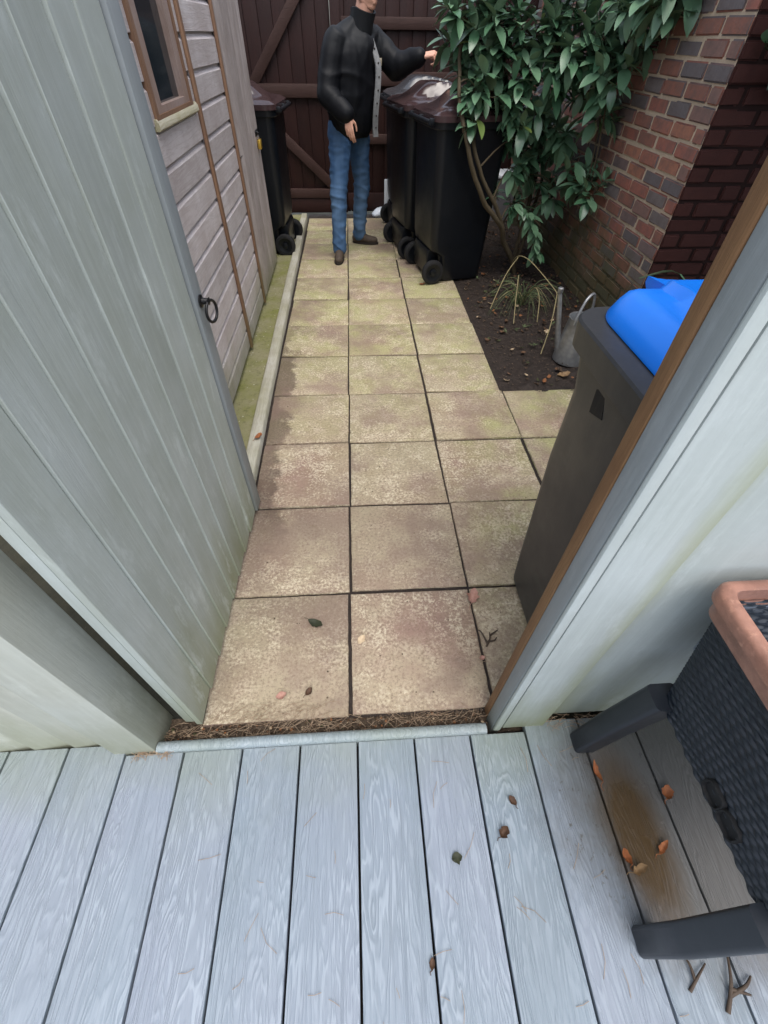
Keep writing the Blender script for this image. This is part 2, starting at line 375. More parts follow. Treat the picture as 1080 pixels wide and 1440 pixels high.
def loft(bm, loops, cap0=True, cap1=True, closed=True):
    rs = [[bm.verts.new(p) for p in lp] for lp in loops]
    n = len(rs[0])
    for a, b in zip(rs, rs[1:]):
        for i in range(n if closed else n - 1):
            j = (i + 1) % n; bm.faces.new((a[i], a[j], b[j], b[i]))
    if cap0: bm.faces.new(rs[0][::-1])
    if cap1: bm.faces.new(rs[-1])
    return rs
def rrect(x0, x1, y0, y1, r, z, n=5):
    p = []
    for cx, cy, a0 in ((x1 - r, y1 - r, 0), (x0 + r, y1 - r, 90), (x0 + r, y0 + r, 180), (x1 - r, y0 + r, 270)):
        for i in range(n + 1):
            a = rad(a0 + 90 * i / n); p.append(Vector((cx + r * math.cos(a), cy + r * math.sin(a), z)))
    return p
def tube(bm, pts, rads, n=8, cap=True):
    pts = [Vector(p) for p in pts]
    if not isinstance(rads, (list, tuple)): rads = [rads] * len(pts)
    loops = []; up = None
    for i, p in enumerate(pts):
        t = (pts[min(i + 1, len(pts) - 1)] - pts[max(i - 1, 0)]).normalized()
        if up is None:
            up = t.orthogonal().normalized()
        up = (up - t * up.dot(t)).normalized(); s = t.cross(up)
        loops.append([p + (up * math.cos(2 * PI * k / n) + s * math.sin(2 * PI * k / n)) * rads[i] for k in range(n)])
    loft(bm, loops, cap, cap)
def lathe(bm, prof, n=24, mx=None, cap=True):
    loops = [[(mx or Matrix()) @ Vector((r * math.cos(2 * PI * k / n), r * math.sin(2 * PI * k / n), z)) for k in range(n)] for r, z in prof]
    loft(bm, loops, cap, cap)
def smoothpath(pts, n=6):
    P = [Vector(p) for p in pts]; o = []
    for i in range(len(P) - 1):
        a, b, c_, d_ = P[max(i - 1, 0)], P[i], P[i + 1], P[min(i + 2, len(P) - 1)]
        for k_ in range(n):
            t = k_ / n
            o.append(.5 * ((2 * b) + (c_ - a) * t + (2 * a - 5 * b + 4 * c_ - d_) * t * t + (3 * b - a - 3 * c_ + d_) * t ** 3))
    o.append(P[-1]); return o
def torus(bm, R, r, mx, n=24, k2=8, a0=0, a1=360):
    full = a1 - a0 == 360; loops = []
    for i in range(n + (0 if full else 1)):
        a = rad(a0 + (a1 - a0) * i / n)
        loops.append([mx @ Vector(((R + r * math.cos(2 * PI * j / k2)) * math.cos(a), (R + r * math.cos(2 * PI * j / k2)) * math.sin(a), r * math.sin(2 * PI * j / k2))) for j in range(k2)])
    if full: loops.append(loops[0])
    rs = loft(bm, loops, not full, not full)
    if full: bmesh.ops.remove_doubles(bm, verts=bm.verts[:], dist=1e-6)
def capsule(bm, p0, r0, p1, r1, n=12, flat=None):
    p0, p1 = Vector(p0), Vector(p1); t = (p1 - p0).normalized()
    u = t.orthogonal().normalized(); s = t.cross(u); loops = []
    for k_ in range(4, -1, -1):
        a = rad(90 * k_ / 4.6); loops.append((p0 - t * r0 * math.sin(a), r0 * math.cos(a)))
    for k_ in range(5):
        a = rad(90 * k_ / 4.6); loops.append((p1 + t * r1 * math.sin(a), r1 * math.cos(a)))
    loft(bm, [[c + (u * math.cos(2 * PI * i / n) + s * math.sin(2 * PI * i / n)) * r for i in range(n)] for c, r in loops])
def ellipsoid(bm, c, r, rot=None, n=16):
    mx = Matrix.Translation(c) @ (rot.to_4x4() if rot else Matrix()) @ Matrix.Diagonal((*r, 1))
    t = bmesh.new(); bmesh.ops.create_uvsphere(t, u_segments=n, v_segments=n // 2 + 2, radius=1); merge(bm, t, mx)
def remesh(bm, voxel, iters=4, fac=.5):
    me = bpy.data.meshes.new('tmp'); bmesh.ops.recalc_face_normals(bm, faces=bm.faces[:]); bm.to_mesh(me); bm.free()
    o = bpy.data.objects.new('tmp', me); COL.objects.link(o)
    r = o.modifiers.new('r', 'REMESH'); r.mode = 'VOXEL'; r.voxel_size = voxel
    s = o.modifiers.new('s', 'SMOOTH'); s.iterations = iters; s.factor = fac
    dg = bpy.context.evaluated_depsgraph_get(); dg.update()
    me2 = bpy.data.meshes.new_from_object(o.evaluated_get(dg))
    b = bmesh.new(); b.from_mesh(me2)
    bpy.data.objects.remove(o); bpy.data.meshes.remove(me); bpy.data.meshes.remove(me2)
    return b
def wrinkle(bm, amp, scale, stretch=(1, 1, 1), seed=0):
    bm.normal_update()
    for v_ in bm.verts:
        q = Vector((v_.co.x * stretch[0], v_.co.y * stretch[1], v_.co.z * stretch[2])) * scale + Vector((seed, seed, seed))
        h = 1 - abs(noise.noise(q)) * 2 + .5 * noise.noise(q * 2.3)
        v_.co += v_.normal * amp * h
J = lambda a: random.uniform(-a, a)

# ------------------------------------------------------------------ the ground
bm = bmesh.new()
for q in ((-60, 60),):
    vs = [bm.verts.new(p) for p in ((-60, -60, -.09), (60, -60, -.09), (60, 60, -.09), (-60, 60, -.09))]; bm.faces.new(vs)
struct(link('ground', bm, 'ground'))

def sheet(x0, x1, y0, y1, nx, ny, zf):
    b = bmesh.new(); g_ = [[b.verts.new((x0 + (x1 - x0) * i / nx, y0 + (y1 - y0) * j / ny, zf(x0 + (x1 - x0) * i / nx, y0 + (y1 - y0) * j / ny))) for i in range(nx + 1)] for j in range(ny + 1)]
    for j in range(ny):
        for i in range(nx): b.faces.new((g_[j][i], g_[j][i + 1], g_[j + 1][i + 1], g_[j + 1][i]))
    return b
fz = lambda x, y: .018 * noise.noise(Vector((x * 5, y * 5, 0))) + .012 * noise.noise(Vector((x * 17, y * 17, 3))) + .006 * noise.noise(Vector((x * 50, y * 50, 5)))
struct(link('soil_bed', sheet(.88, 1.95, 1.78, 5.62, 90, 300, lambda x, y: -.020 + 1.5 * fz(x, y) + .012 * abs(noise.noise(Vector((x * 28, y * 28, 9)))) + .03 * max(0, min(1, (x - 1.0) / .6))), 'soil', smooth=60))
struct(link('grit_strip', sheet(-.62, .62, -.06, .03, 200, 16, lambda x, y: -.022 + .5 * fz(x * 2, y * 2)), 'grit', smooth=60))
struct(link('path_bedding', sheet(-.45, 1.40, .0, 5.6, 20, 60, lambda x, y: -.009 + .25 * fz(x, y)), 'soil', smooth=60))
struct(link('side_yard', sheet(1.40, 3.4, -.02, 2.3, 40, 40, lambda x, y: -.03 + fz(x, y)), 'soil', smooth=60))

# path: one structure, slabs are its surface
bm = bmesh.new()
def slab(x0, x1, y0, y1):
    g_ = .0042; t = bmesh.new()
    j = lambda: J(.0045)
    z1 = J(.003); tl = J(.004)
    nx, ny = 6, 6
    P = lambda u, w_, z: Vector((x0 + g_ + (x1 - x0 - 2 * g_) * u, y0 + g_ + (y1 - y0 - 2 * g_) * w_, z))
    corner = [[(j(), j()) for _ in range(2)] for _ in range(2)]
    def pt(u, w_, z):
        p = P(u, w_, z)
        dx = sum(corner[a][b][0] * (u if a else 1 - u) * (w_ if b else 1 - w_) for a in (0, 1) for b in (0, 1))
        dy = sum(corner[a][b][1] * (u if a else 1 - u) * (w_ if b else 1 - w_) for a in (0, 1) for b in (0, 1))
        return p + Vector((dx + .0025 * noise.noise(p * 25), dy + .0025 * noise.noise(p * 25 + Vector((9, 9, 9))), tl * (u - .5) + z1))
    n = 14; ring = [(i / n, 0) for i in range(n)] + [(1, i / n) for i in range(n)] + [(1 - i / n, 1) for i in range(n)] + [(0, 1 - i / n) for i in range(n)]
    e = .011
    loops = [[pt(u, w_, -.045) for u, w_ in ring], [pt(u, w_, -.007) for u, w_ in ring],
             [pt(.5 + (u - .5) * (1 - e * .6), .5 + (w_ - .5) * (1 - e * .6), -.0022) for u, w_ in ring], [pt(.5 + (u - .5) * (1 - e * 2), .5 + (w_ - .5) * (1 - e * 2), 0) for u, w_ in ring]]
    loft(bm, loops)
S = .4515
for r in range(12):
    for c_ in range(3):
        xs = [-.437 if r > 1 else -.462, 0.0, .4525, .907]
        slab(xs[c_] , xs[c_ + 1], r * S, (r + 1) * S)
for r in range(4): slab(.909, 1.36, r * S, (r + 1) * S)
struct(link('path', bm, 'slab', smooth=35))

bm = bmesh.new()
for i in range(24):
    x0 = .019 + .1667 * (i - 13)
    t = bmesh.new(); box(bm, x0 + .0028, x0 + .1639, -3.2, (-.079 if -.69 < x0 < .50 else -.050), .0, .030 + J(.0006), .003, 2)
struct(link('deck', bm, 'deck', smooth=35))
bm = bmesh.new(); box(bm, -3, 3, -3.2, -.03, -.07, -.03); struct(link('deck_void', bm, 'soil'))

# algae covered concrete beside the shed
struct(link('concrete_strip', sheet(-.80, -.515, .95, 5.5, 12, 160, lambda x, y: .012 + .25 * fz(x, y)), 'algae', smooth=60))

# ------------------------------------------------------------------ threshold and edging
bm = bmesh.new()
prof = [(-.0785, .008), (-.0785, .034), (-.076, .039), (-.070, .0425), (-.062, .043), (-.054, .040), (-.048, .033), (-.046, .024), (-.046, -.02), (-.0785, -.02)]
loft(bm, [[Vector((x, y, z + .0012 * noise.noise(Vector((x * 6, 0, 0))))) for y, z in prof] for x in [-.559 + i * .0247 for i in range(40)]])
tag(link('threshold_strip', bm, 'deck', smooth=50), 'rounded pale grey threshold strip along the end of the deck boards', 'threshold')
bm = bmesh.new(); N_ = 60
loops = []
for i in range(N_ + 1):
    y = .93 + 4.5 * i / N_; xo = -.476 + .004 * noise.noise(Vector((0, y * 1.3, 0))) - .012 * (y - .93) / 4.5; h = .042 + .004 * noise.noise(Vector((3, y * 2, 0)))
    loops.append([Vector((xo - .03, y, -.05)), Vector((xo + .03, y, -.05)), Vector((xo + .03, y, h - .004)), Vector((xo + .026, y, h)), Vector((xo - .026, y, h)), Vector((xo - .03, y, h - .004))])
loft(bm, loops)
tag(link('edging_board', bm, 'edge_wood', smooth=50), 'pale weathered timber edging board running along left side of the path', 'edging')

# ------------------------------------------------------------------ left gate post, left fence, door
bm = bmesh.new(); box(bm, -.682, -.561, -.074, .042, -.05, 2.1, .004)
tag(link('gate_post', bm, 'paint_post', smooth=40), 'square pale green grey gate post left of the open door', 'post')
ft = empty('fence_panel', (-1.2, -.03, 0))
tag(ft, 'pale green vertical board fence left of the square gate post', 'fence')
bm = bmesh.new()
x = -2.6
while x < -.70:
    x1 = min(x + .112, -.684)
    pr = [Vector((x, -.046, 0)), Vector((x + .009, -.050, 0)), Vector((x1 + .012, -.036, 0)), Vector((x1 + .012, -.026, 0)), Vector((x, -.026, 0))]
    if x1 > -.69: pr[2].x = pr[3].x = -.684
    loft(bm, [[p + Vector((1.2, .03, z)) for p in pr] for z in (-.01, 2.0)]); x += .112
link('boards', bm, 'paint_post', ft, smooth=40)
for z_ in (.3, 1.6): bm = bmesh.new(); box(bm, -1.4, .515, .006, .045, z_, z_ + .08); link('rail', bm, 'paint_post', ft)

dr = empty('garden_door', (-.445, -.005, 0))
tag(dr, 'open grey green boarded door with iron ring handle', 'door')
DA = math.atan2(.045, .93)
dr.rotation_euler = (0, 0, -DA)       # leaf runs along local +Y, face towards +X
bm = bmesh.new(); NB = 8; bw = .1085; YB = [0] + [i * .1085 + J(.009) for i in range(1, 8)] + [8 * .1085]
for i in range(NB):
    y0 = YB[i]; y1 = YB[i + 1] + .004
    zb = .03 + J(.004)
    y1 -= .0062; pr = [(-.016, y0), (-.0012, y0), (.0, y0 + .0012), (-.0058, y1), (-.016, y1)]
    loops = []
    for z in [zb + (2.0 - zb) * q / 24 for q in range(25)]:
        wv = .0014 * noise.noise(Vector((i * 3.1, 0, z * 2.2)))
        loops.append([Vector((a + wv, b + wv * .7, z)) for a, b in pr])
    loft(bm, loops)
link('board_panel', bm, 'paint_door', dr, smooth=8)
bm = bmesh.new(); box(bm, -.016, .004, NB * bw + .007, NB * bw + .072, .025, 2.0, .003); st = link('stile', bm, 'paint_jamb', dr, smooth=40)
bm = bmesh.new()
box(bm, -.044, -.018, .0, .07, .05, 1.98, .003); box(bm, -.044, -.018, NB * bw - .02, NB * bw + .07, .05, 1.98, .003)
for z in (.12, .95, 1.8): box(bm, -.043, -.019, .072, NB * bw - .022, z, z + .1)
link('back_frame', bm, 'paint_door', dr, smooth=40)
bm = bmesh.new(); hz, hy = .90, NB * bw + .040
lathe(bm, [(.004, 0), (.018, .001), (.018, .004), (.010, .007), (.008, .022), (.011, .026), (.004, .029)], 16, Matrix.Translation((.005, hy, hz)) @ Matrix.Rotation(rad(90), 4, 'Y'))
hd = link('handle', bm, 'iron', dr, smooth=40); hd['label'] = 'black iron ring handle'
bm = bmesh.new(); torus(bm, .030, .0045, Matrix.Translation((.030, hy + .002, hz - .030)) @ Matrix.Rotation(rad(90), 4, 'Y') @ Matrix.Rotation(rad(12), 4, 'X'), 28, 8)
link('ring', bm, 'iron', hd, smooth=60)

# ------------------------------------------------------------------ right gate post and panel
pt = empty('gate_post', (.5, -.05, 0))
tag(pt, 'pale door post with bare brown strip right of the path', 'post')
def bxp(nm, a, mat, bev=.003, parent=pt, sm=40):
    b = bmesh.new(); o_ = parent.location
    box(b, a[0] - o_.x, a[1] - o_.x, a[2] - o_.y, a[3] - o_.y, a[4], a[5], bev); return link(nm, b, mat, parent, smooth=sm)
bxp('jamb', (.424, .452, -.0605, -.018, -.04, 2.1), 'paint_jamb')
bxp('bead', (.4245, .446, -.072, -.061, .028, 2.1), 'paint_white', .005)
bxp('face_board', (.4535, .579, -.065, -.030, .028, 2.1), 'paint_ridge', .003)
bxp('door_stop', (.4215, .452, -.0175, .008, -.04, 2.1), 'stop_wood', .002)
wt = empty('fence_panel', (1.5, -.02, 0))
tag(wt, 'smooth pale panel wall behind the rattan planter', 'fence')
bxp('panel', (.5795, 3.2, -.034, -.012, .032, 2.05), 'paint_white', .002, wt)
bxp('framing', (.5795, 3.2, -.011, .030, .0, 2.05), 'paint_jamb', 0, wt)

# ------------------------------------------------------------------ shed
SX = -.645
sh = empty('shed', (SX, 2.6, 0))
tag(sh, 'weathered timber shed with horizontal cladding beside the path', 'shed')
def shp(b, nm, mat, parent=None, sm=40):
    for v_ in b.verts: v_.co -= sh.location
    o = link(nm, b, mat, sh, smooth=sm)
    if parent: o.parent = parent
    return o
Y0, Y1, Y2, Y3 = 1.18, 2.30, 3.05, 3.97     # near end, mid batten, door batten, far end
WY0, WY1, WZ = 1.705, 2.245, 1.215             # window opening
bm = bmesh.new(); pitch = .1155; z = .045
prof = [(-.014, .0), (.005, .0), (.006, .0015), (.006, .091), (-.006, .103), (-.008, .108), (-.008, pitch - .001), (-.014, pitch - .001)]
n = 0
while z < 2.0:
    segs = [(Y0, Y2)] if z + pitch < WZ - .0 else [(Y0, WY0 - .005), (WY1 + .005, Y2)]
    for a, b_ in segs:
        ny = max(2, int((b_ - a) / .08))
        loops = [[Vector((SX + p + .0016 * noise.noise(Vector((0, y * 3, n * 4.3))), y, z + q + .0015 * noise.noise(Vector((7, y * 2, n * 2.3))))) for p, q in prof] for y in [a + (b_ - a) * i / ny for i in range(ny + 1)]]
        loft(bm, loops)
    z += pitch; n += 1
shp(bm, 'cladding', 'shed_clad', sm=20)
bm = bmesh.new()
box(bm, -2.2, SX - .013, Y0, Y3, .02, .04); box(bm, -2.2, SX - .05, Y0, Y0 + .02, .04, 2.0); box(bm, -2.2, SX - .05, Y3 - .02, Y3, .04, 2.0); box(bm, -2.2, -2.18, Y0 + .02, Y3 - .02, .04, 2.0)
box(bm, SX - .035, SX - .0135, Y0, WY0 - .02, .04, 2.0); box(bm, SX - .035, SX - .0135, WY0 - .02, WY1 + .02, .04, WZ - .03); box(bm, SX - .035, SX - .0135, WY1 + .02, Y3, .04, 2.0)
shp(bm, 'wall', 'shed_door')
bm = bmesh.new(); mx = Matrix.Translation((0, 0, 0))
vs = [(-2.3, 2.32), (SX + .03, 2.0), (SX + .03, 2.03), (-2.3, 2.36)]
loft(bm, [[Vector((a, y, b_)) for a, b_ in vs] for y in (Y0 - .08, Y3 + .08)]); shp(bm, 'roof', 'gate_wood')
for y0, y1, w_, mt in ((WY1 + .075, WY1 + .112, 0, 'orange_wood'), (Y2 - .028, Y2 + .004, 0, 'orange_wood')):
    b = bmesh.new(); box(b, SX + .0065, SX + .022, y0, y1, .035, 2.0, .004); shp(b, 'batten', mt)
# window
b = bmesh.new()
ring(b, SX - .03, SX + .016, WY0 - .003, WY1 + .003, WZ - .02, 2.0, .031)
wn = shp(b, 'window', 'orange_wood')
b = bmesh.new()
ring(b, SX - .02, SX + .011, WY0 + .0285, WY1 - .0285, WZ + .0115, 1.968, .0715, .02)
shp(b, 'frame', 'grey_frame', wn)
b = bmesh.new(); 
loft(b, [[Vector((SX + p, y, q)) for p, q in ((-.02, WZ - .030), (.018, WZ - .030), (.022, WZ - .025), (.021, WZ - .008), (.012, WZ + .003), (-.02, WZ + .003))] for y in (WY0 - .02, (WY0 + WY1) / 2, WY1 + .055)]); shp(b, 'sill', 'mossy_sill', wn)
b = bmesh.new(); box(b, SX - .016, SX - .012, WY0 + .10, WY1 - .10, WZ + .0315, 1.948); shp(b, 'pane', 'glass', wn)
# shed door
b = bmesh.new(); nb = 9; bw2 = (Y3 - Y2 - .012) / nb
for i in range(nb):
    y0 = Y2 + .008 + i * bw2
    pr = [(-.012, y0), (.006, y0 + .0005), (.010, y0 + .010), (.010, y0 + bw2 - .014), (-.006, y0 + bw2 - .006), (-.012, y0 + bw2 - .002)]
    loft(b, [[Vector((SX + p, q + .0015 * noise.noise(Vector((i * 5, 0, z))), z)) for p, q in pr] for z in [.045 + 1.93 * t / 12 for t in range(13)]])
sd = shp(b, 'door', 'shed_door')
b = bmesh.new(); y_ = Y3 - .12
box(b, SX + .0097, SX + .013, y_ - .035, y_ + .085, .905, .94, .001); tube(b, [(SX + .012, y_, .935), (SX + .03, y_, .925), (SX + .012, y_, .91)], .004, 8)
shp(b, 'hasp', 'iron', sd)
b = bmesh.new(); box(b, SX + .0095, SX + .0125, Y2 + .02, Y2 + .13, .89, .895, .001); shp(b, 'hinge_strap', 'iron', sd)
sh_bm = bmesh.new(); box(sh_bm, SX + .016, SX + .040, y_ - .029, y_ + .029, .832, .888, .004); pk = shp(sh_bm, 'padlock', 'brass')
pk.parent = sd
sb = bmesh.new(); torus(sb, .014, .0032, Matrix.Translation((SX + .027, y_, .888)) @ Matrix.Rotation(rad(90), 4, 'Y') @ Matrix.Rotation(rad(90), 4, 'Z'), 14, 6, -90, 90); bmesh.ops.transform(sb, matrix=Matrix(), verts=sb.verts[:]); s_ = shp(sb, 'padlock_shackle', 'steel'); s_.parent = sd

# ------------------------------------------------------------------ back gate and fence
GY = 5.60
gt = empty('wooden_gate', (-.8, GY, 0)); tag(gt, 'dark brown boarded gate with diagonal braces behind the left bin', 'gate')
fp = empty('fence_panel', (.9, GY, 0)); tag(fp, 'dark brown boarded fence behind the bins and shrub', 'fence')
def boards(x0, x1, z0, z1, par, w_=.125):
    b = bmesh.new(); n_ = int(round((x1 - x0) / w_)); w_ = (x1 - x0) / n_
    for i in range(n_):
        a = x0 + i * w_; box(b, a + .0015 - par.location.x, a + w_ - .0015 - par.location.x, 0 + J(.001), .022, z0, z1 + J(.01), .004)
    box(b, x0 - par.location.x, x1 - par.location.x, .0225, .03, z0 + .01, z1 - .02)
    return link('boards', b, 'gate_wood', par, smooth=40)
boards(-1.9, -.09, .05, 2.1, gt); boards(-.085, 1.95, .02, 2.05, fp)
def bar(par, p0, p1, w_, nm, mat='gate_rail', y0=-.042, y1=-.002):
    b = bmesh.new(); dx, dz = p1[0] - p0[0], p1[1] - p0[1]; L = math.hypot(dx, dz)
    mx = Matrix.Translation((p0[0] - par.location.x, 0, p0[1])) @ Matrix.Rotation(-math.atan2(dz, dx), 4, 'Y')
    box(b, 0, L, y0, y1, -w_ / 2, w_ / 2, .004, 2, mx); return link(nm, b, mat, par, smooth=40)
bar(gt, (-1.9, 1.035), (-.10, 1.035), .10, 'rail'); bar(gt, (-1.9, .20), (-.10, .20), .085, 'rail'); bar(gt, (-1.9, 1.88), (-.10, 1.88), .10, 'rail')
bar(gt, (-.98, .985), (-.12, .245), .085, 'brace', y0=-.040); bar(gt, (-.86, 1.085), (-.22, 1.83), .085, 'brace', y0=-.040)
bar(gt, (-1.9, .085), (-.10, .085), .14, 'kick_board', 'gate_wood', -.030)
bar(fp, (-.04, .02), (-.04, 2.06), .09, 'stile', 'gate_wood', -.050, -.0035)
bar(fp, (.01, 1.49), (1.82, 1.49), .08, 'rail', y0=-.038); bar(fp, (.01, 1.125), (1.82, 1.125), .10, 'rail', y0=-.05); bar(fp, (.01, .67), (1.82, .67), .08, 'rail', y0=-.038); bar(fp, (.01, .12), (1.82, .12), .16, 'gravel_board', 'gate_wood', -.032)

# ------------------------------------------------------------------ brick wall
BX, BY = 1.83, 2.30
bw_ = empty('brick_wall', (BX, BY, 0)); tag(bw_, 'red and grey brick wall with mossy base behind the shrub', 'wall')
bm = bmesh.new()
def brick(bm, a, b_, z0, z1, face, dep=.09):
    """a..b_ along the wall; face 'x': wall in plane x=BX facing -X, 'y': plane y=BY facing -Y (local coords)"""
    o_ = J(.003); t = bmesh.new()
    if face == 'x': box(t, -.004 + o_, dep, a, b_, z0, z1)
    else: box(t, a, b_, -.004 + o_, dep, z0, z1)
    for v_ in t.verts: v_.co += Vector((J(.0026), J(.0026), J(.0022)))
    bmesh.ops.bevel(t, geom=t.edges[:], offset=.0065, segments=2, affect='EDGES'); merge(bm, t)
CH = .0755
for r in range(-1, 38):
    z0 = r * CH; y = .0155; L = .215 if r % 2 else .104
    while y < 3.3:
        jz = J(.002)
        brick(bm, y + J(.003), y + L - .0105 + J(.003), z0 + .0055 + jz, z0 + CH - .0055 + jz + J(.001), 'x', .07); y += L + .006 + J(.003); L = .222
w1 = link('brick_face', bm, 'brick', bw_, smooth=40)
bm = bmesh.new(); box(bm, .004, .2, .0155, 3.3, -.08, 2.85); link('mortar_bed', bm, 'mortar', bw_)
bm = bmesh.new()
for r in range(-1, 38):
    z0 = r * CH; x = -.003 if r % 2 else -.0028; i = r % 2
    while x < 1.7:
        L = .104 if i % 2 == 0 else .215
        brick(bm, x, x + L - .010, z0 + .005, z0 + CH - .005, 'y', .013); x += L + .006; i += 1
link('end_face', bm, 'shaded_brick', bw_, smooth=40)
bm = bmesh.new(); box(bm, .0045, 1.7, .0035, .0150, -.08, 2.85); box(bm, .201, 1.7, .0152, .25, -.08, 2.85); link('end_mortar', bm, 'shaded_mortar', bw_)
lt = empty('added_shade_roof', (2.5, 1.1, 2.0)); tag(lt, 'unseen roof slab added to shade the end of the brick wall', 'roof')  # added out of view to keep sky light off the end wall
bm = bmesh.new(); box(bm, -.72, 1.0, -1.0, 1.19, .30, .36); link('shade_slab', bm, 'gate_wood', lt)
bm = bmesh.new(); box(bm, .90, .98, -.95, -.87, -2.05, .295); link('post', bm, 'gate_wood', lt)  # prop of the added roof, unseen as well

# ------------------------------------------------------------------ wheelie bins
def wheelie_bin(label, loc, rz, w, dp, h, body, lidmat, style, dark=False):
    t = empty('wheelie_bin', loc, rz); tag(t, label, 'bin', 'wheeled refuse bins')
    hw, hd = w / 2, dp / 2; zt = h - .075
    bm = bmesh.new()
    sec = [(.012, -hd + .13, hd - .085, hw - .050, .035), (.035, -hd + .115, hd - .075, hw - .042, .045), (.205, -hd + .095, hd - .062, hw - .036, .05), (.24, -hd + .035, hd - .06, hw - .035, .05),
           (.30, -hd + .022, hd - .055, hw - .033, .055), (.60, -hd + .012, hd - .036, hw - .024, .06), (zt - .10, -hd + .004, hd - (.045 if style == 'dome' else .02), hw - .016, .065), (zt, -hd, hd - .012, hw - .012, .065)]
    loops = [rrect(a, b_, -y, y, r, z, 6) for z, a, b_, y, r in sec]
    loft(bm, loops, True, False)
    # rim: overhanging skirt, flat top, inner lip
    rr = [(zt - .004, 0.0), (zt - .004, .016), (zt + .0, .020), (zt + .058, .024), (zt + .064, .020), (zt + .066, -.075), (zt + .05, -.09), (zt - .1, -.095)]
    rl = [rrect(-hd - e, hd - .012 + e, -hw + .012 - e, hw - .012 + e, max(.02, .065 + e * .6), z, 6) for z, e in rr]
    loft(bm, rl, False, True)
    link('body', bm, body, t, smooth=35)
    # ribs / grip pocket on both sides
    bm = bmesh.new()
    if style == 'dome':
        y = hw - .0168
        bx = [(.055, .845), (.062, .90), (.028, .925), (-.002, .862)]
        loft(bm, [[Vector((a, y - .03, z - .0)) for a, z in bx], [Vector((a, y + .0035, z)) for a, z in bx]])
        link('side_pocket', bm, 'tyre', t)
    else: bm.free()
    # handle bar at the back
    bm = bmesh.new(); tube(bm, [(-hd - .055, -hw + .05, zt + .035), (-hd - .055, hw - .05, zt + .035)], .014, 10)
    for y in (-hw + .06, 0, hw - .06): box(bm, -hd - .055, -hd - .016, y - .014, y + .014, zt + .018, zt + .055, .005)
    link('handle', bm, body, t, smooth=40)
    # lid
    bm = bmesh.new(); nx, ny = 40, 28
    z0 = zt + .069
    if style == 'ridge': ax0, ax1, ay = -hd - .03, hd + .026, hw + .022
    else: ax0, ax1, ay = -hd + .02, hd + .002, hw - .040
    sm = lambda a, b_, v_: (lambda q: q * q * (3 - 2 * q))(max(0, min(1, (v_ - a) / (b_ - a))))
    grid = []
    for i in range(nx + 1):
        row = []
        u = i / nx; x = ax0 + (ax1 - ax0) * u
        for j in range(ny + 1):
            w_ = -1 + 2 * j / ny
            # rounded plan corners
            cr = .10; ex = min(u, 1 - u) * (ax1 - ax0); yl = ay - (cr - math.sqrt(max(0, cr * cr - (cr - ex) ** 2)) if ex < cr else 0) * .8
            y = w_ * yl; edge = min(1 - abs(w_), 1.0) * ay
            if style == 'ridge':
                b0 = .012 * sm(0, .04, min(edge, ex))
                wid = .52 + .30 * sm(.38, .95, u)
                pl = sm(-.08, .16, wid - abs(w_)) * (1 - .35 * sm(.55, 1.0, u))
                rise = sm(.05, .42, u) ** 1.6
                hgt = b0 + .085 * pl * rise * (1 - sm(.90, .985, u) * .75) + .02 * sm(.0, .12, min(ex, edge))
            else:
                dome = .056 * sm(-.004, .055, min(edge, ex)) ** .6 + .016 * sm(.02, .22, min(edge, ex))
                pl = sm(0, .035, (.66 - .12 * u) - abs(w_ - .0)) * .018 * sm(.05, .14, u)
                hgt = dome + pl
            row.append(bm.verts.new((x, y, z0 + hgt)))
        grid.append(row)
    for i in range(nx):
        for j in range(ny): bm.faces.new((grid[i][j], grid[i + 1][j], grid[i + 1][j + 1], grid[i][j + 1]))
    # skirt down
    ring = [grid[i][0] for i in range(nx + 1)] + [grid[nx][j] for j in range(1, ny + 1)] + [grid[i][ny] for i in range(nx - 1, -1, -1)] + [grid[0][j] for j in range(ny - 1, 0, -1)]
    low = [bm.verts.new(v_.co + Vector((0, 0, -.032 if style == 'ridge' else -.006))) for v_ in ring]
    for i in range(len(ring)):
        j = (i + 1) % len(ring); bm.faces.new((ring[i], low[i], low[j], ring[j]))
    if style == 'ridge':
        box(bm, hd + .015, hd + .06, -.11, .11, z0 - .012, z0 + .008, .006)
    else:
        # raised front lip with upturned edge
        lp = []
        for y in [-.125 + .25 * q / 10 for q in range(11)]:
            b_ = .010 * abs(y / .125) ** 4
            lp.append([Vector((hd - .10, y, z0 + .066)), Vector((hd - .03, y, z0 + .060)), Vector((hd + .034, y, z0 + .044 + b_)), Vector((hd + .036, y, z0 + .030 + b_)), Vector((hd - .02, y, z0 - .004)), Vector((hd - .10, y, z0 + .0))])
        loft(bm, lp)
    ld = link('lid', bm, lidmat, t, smooth=38)
    if style != 'ridge': ld['label'] = 'bright blue domed lid'
    bm = bmesh.new(); tube(bm, [(-hd + .045, -hw + .02, .092), (-hd + .045, hw - .02, .092)], .011, 8); link('axle', bm, 'tyre', t, smooth=60)
    bm = bmesh.new(); loft(bm, [rrect(-hd + .012 + e, -hd + .14, -hw + .112, hw - .112, .012, z, 3) for z, e in ((.03, .03), (.05, .012), (.20, .0), (.235, .012))]); link('axle_housing', bm, body, t, smooth=40)
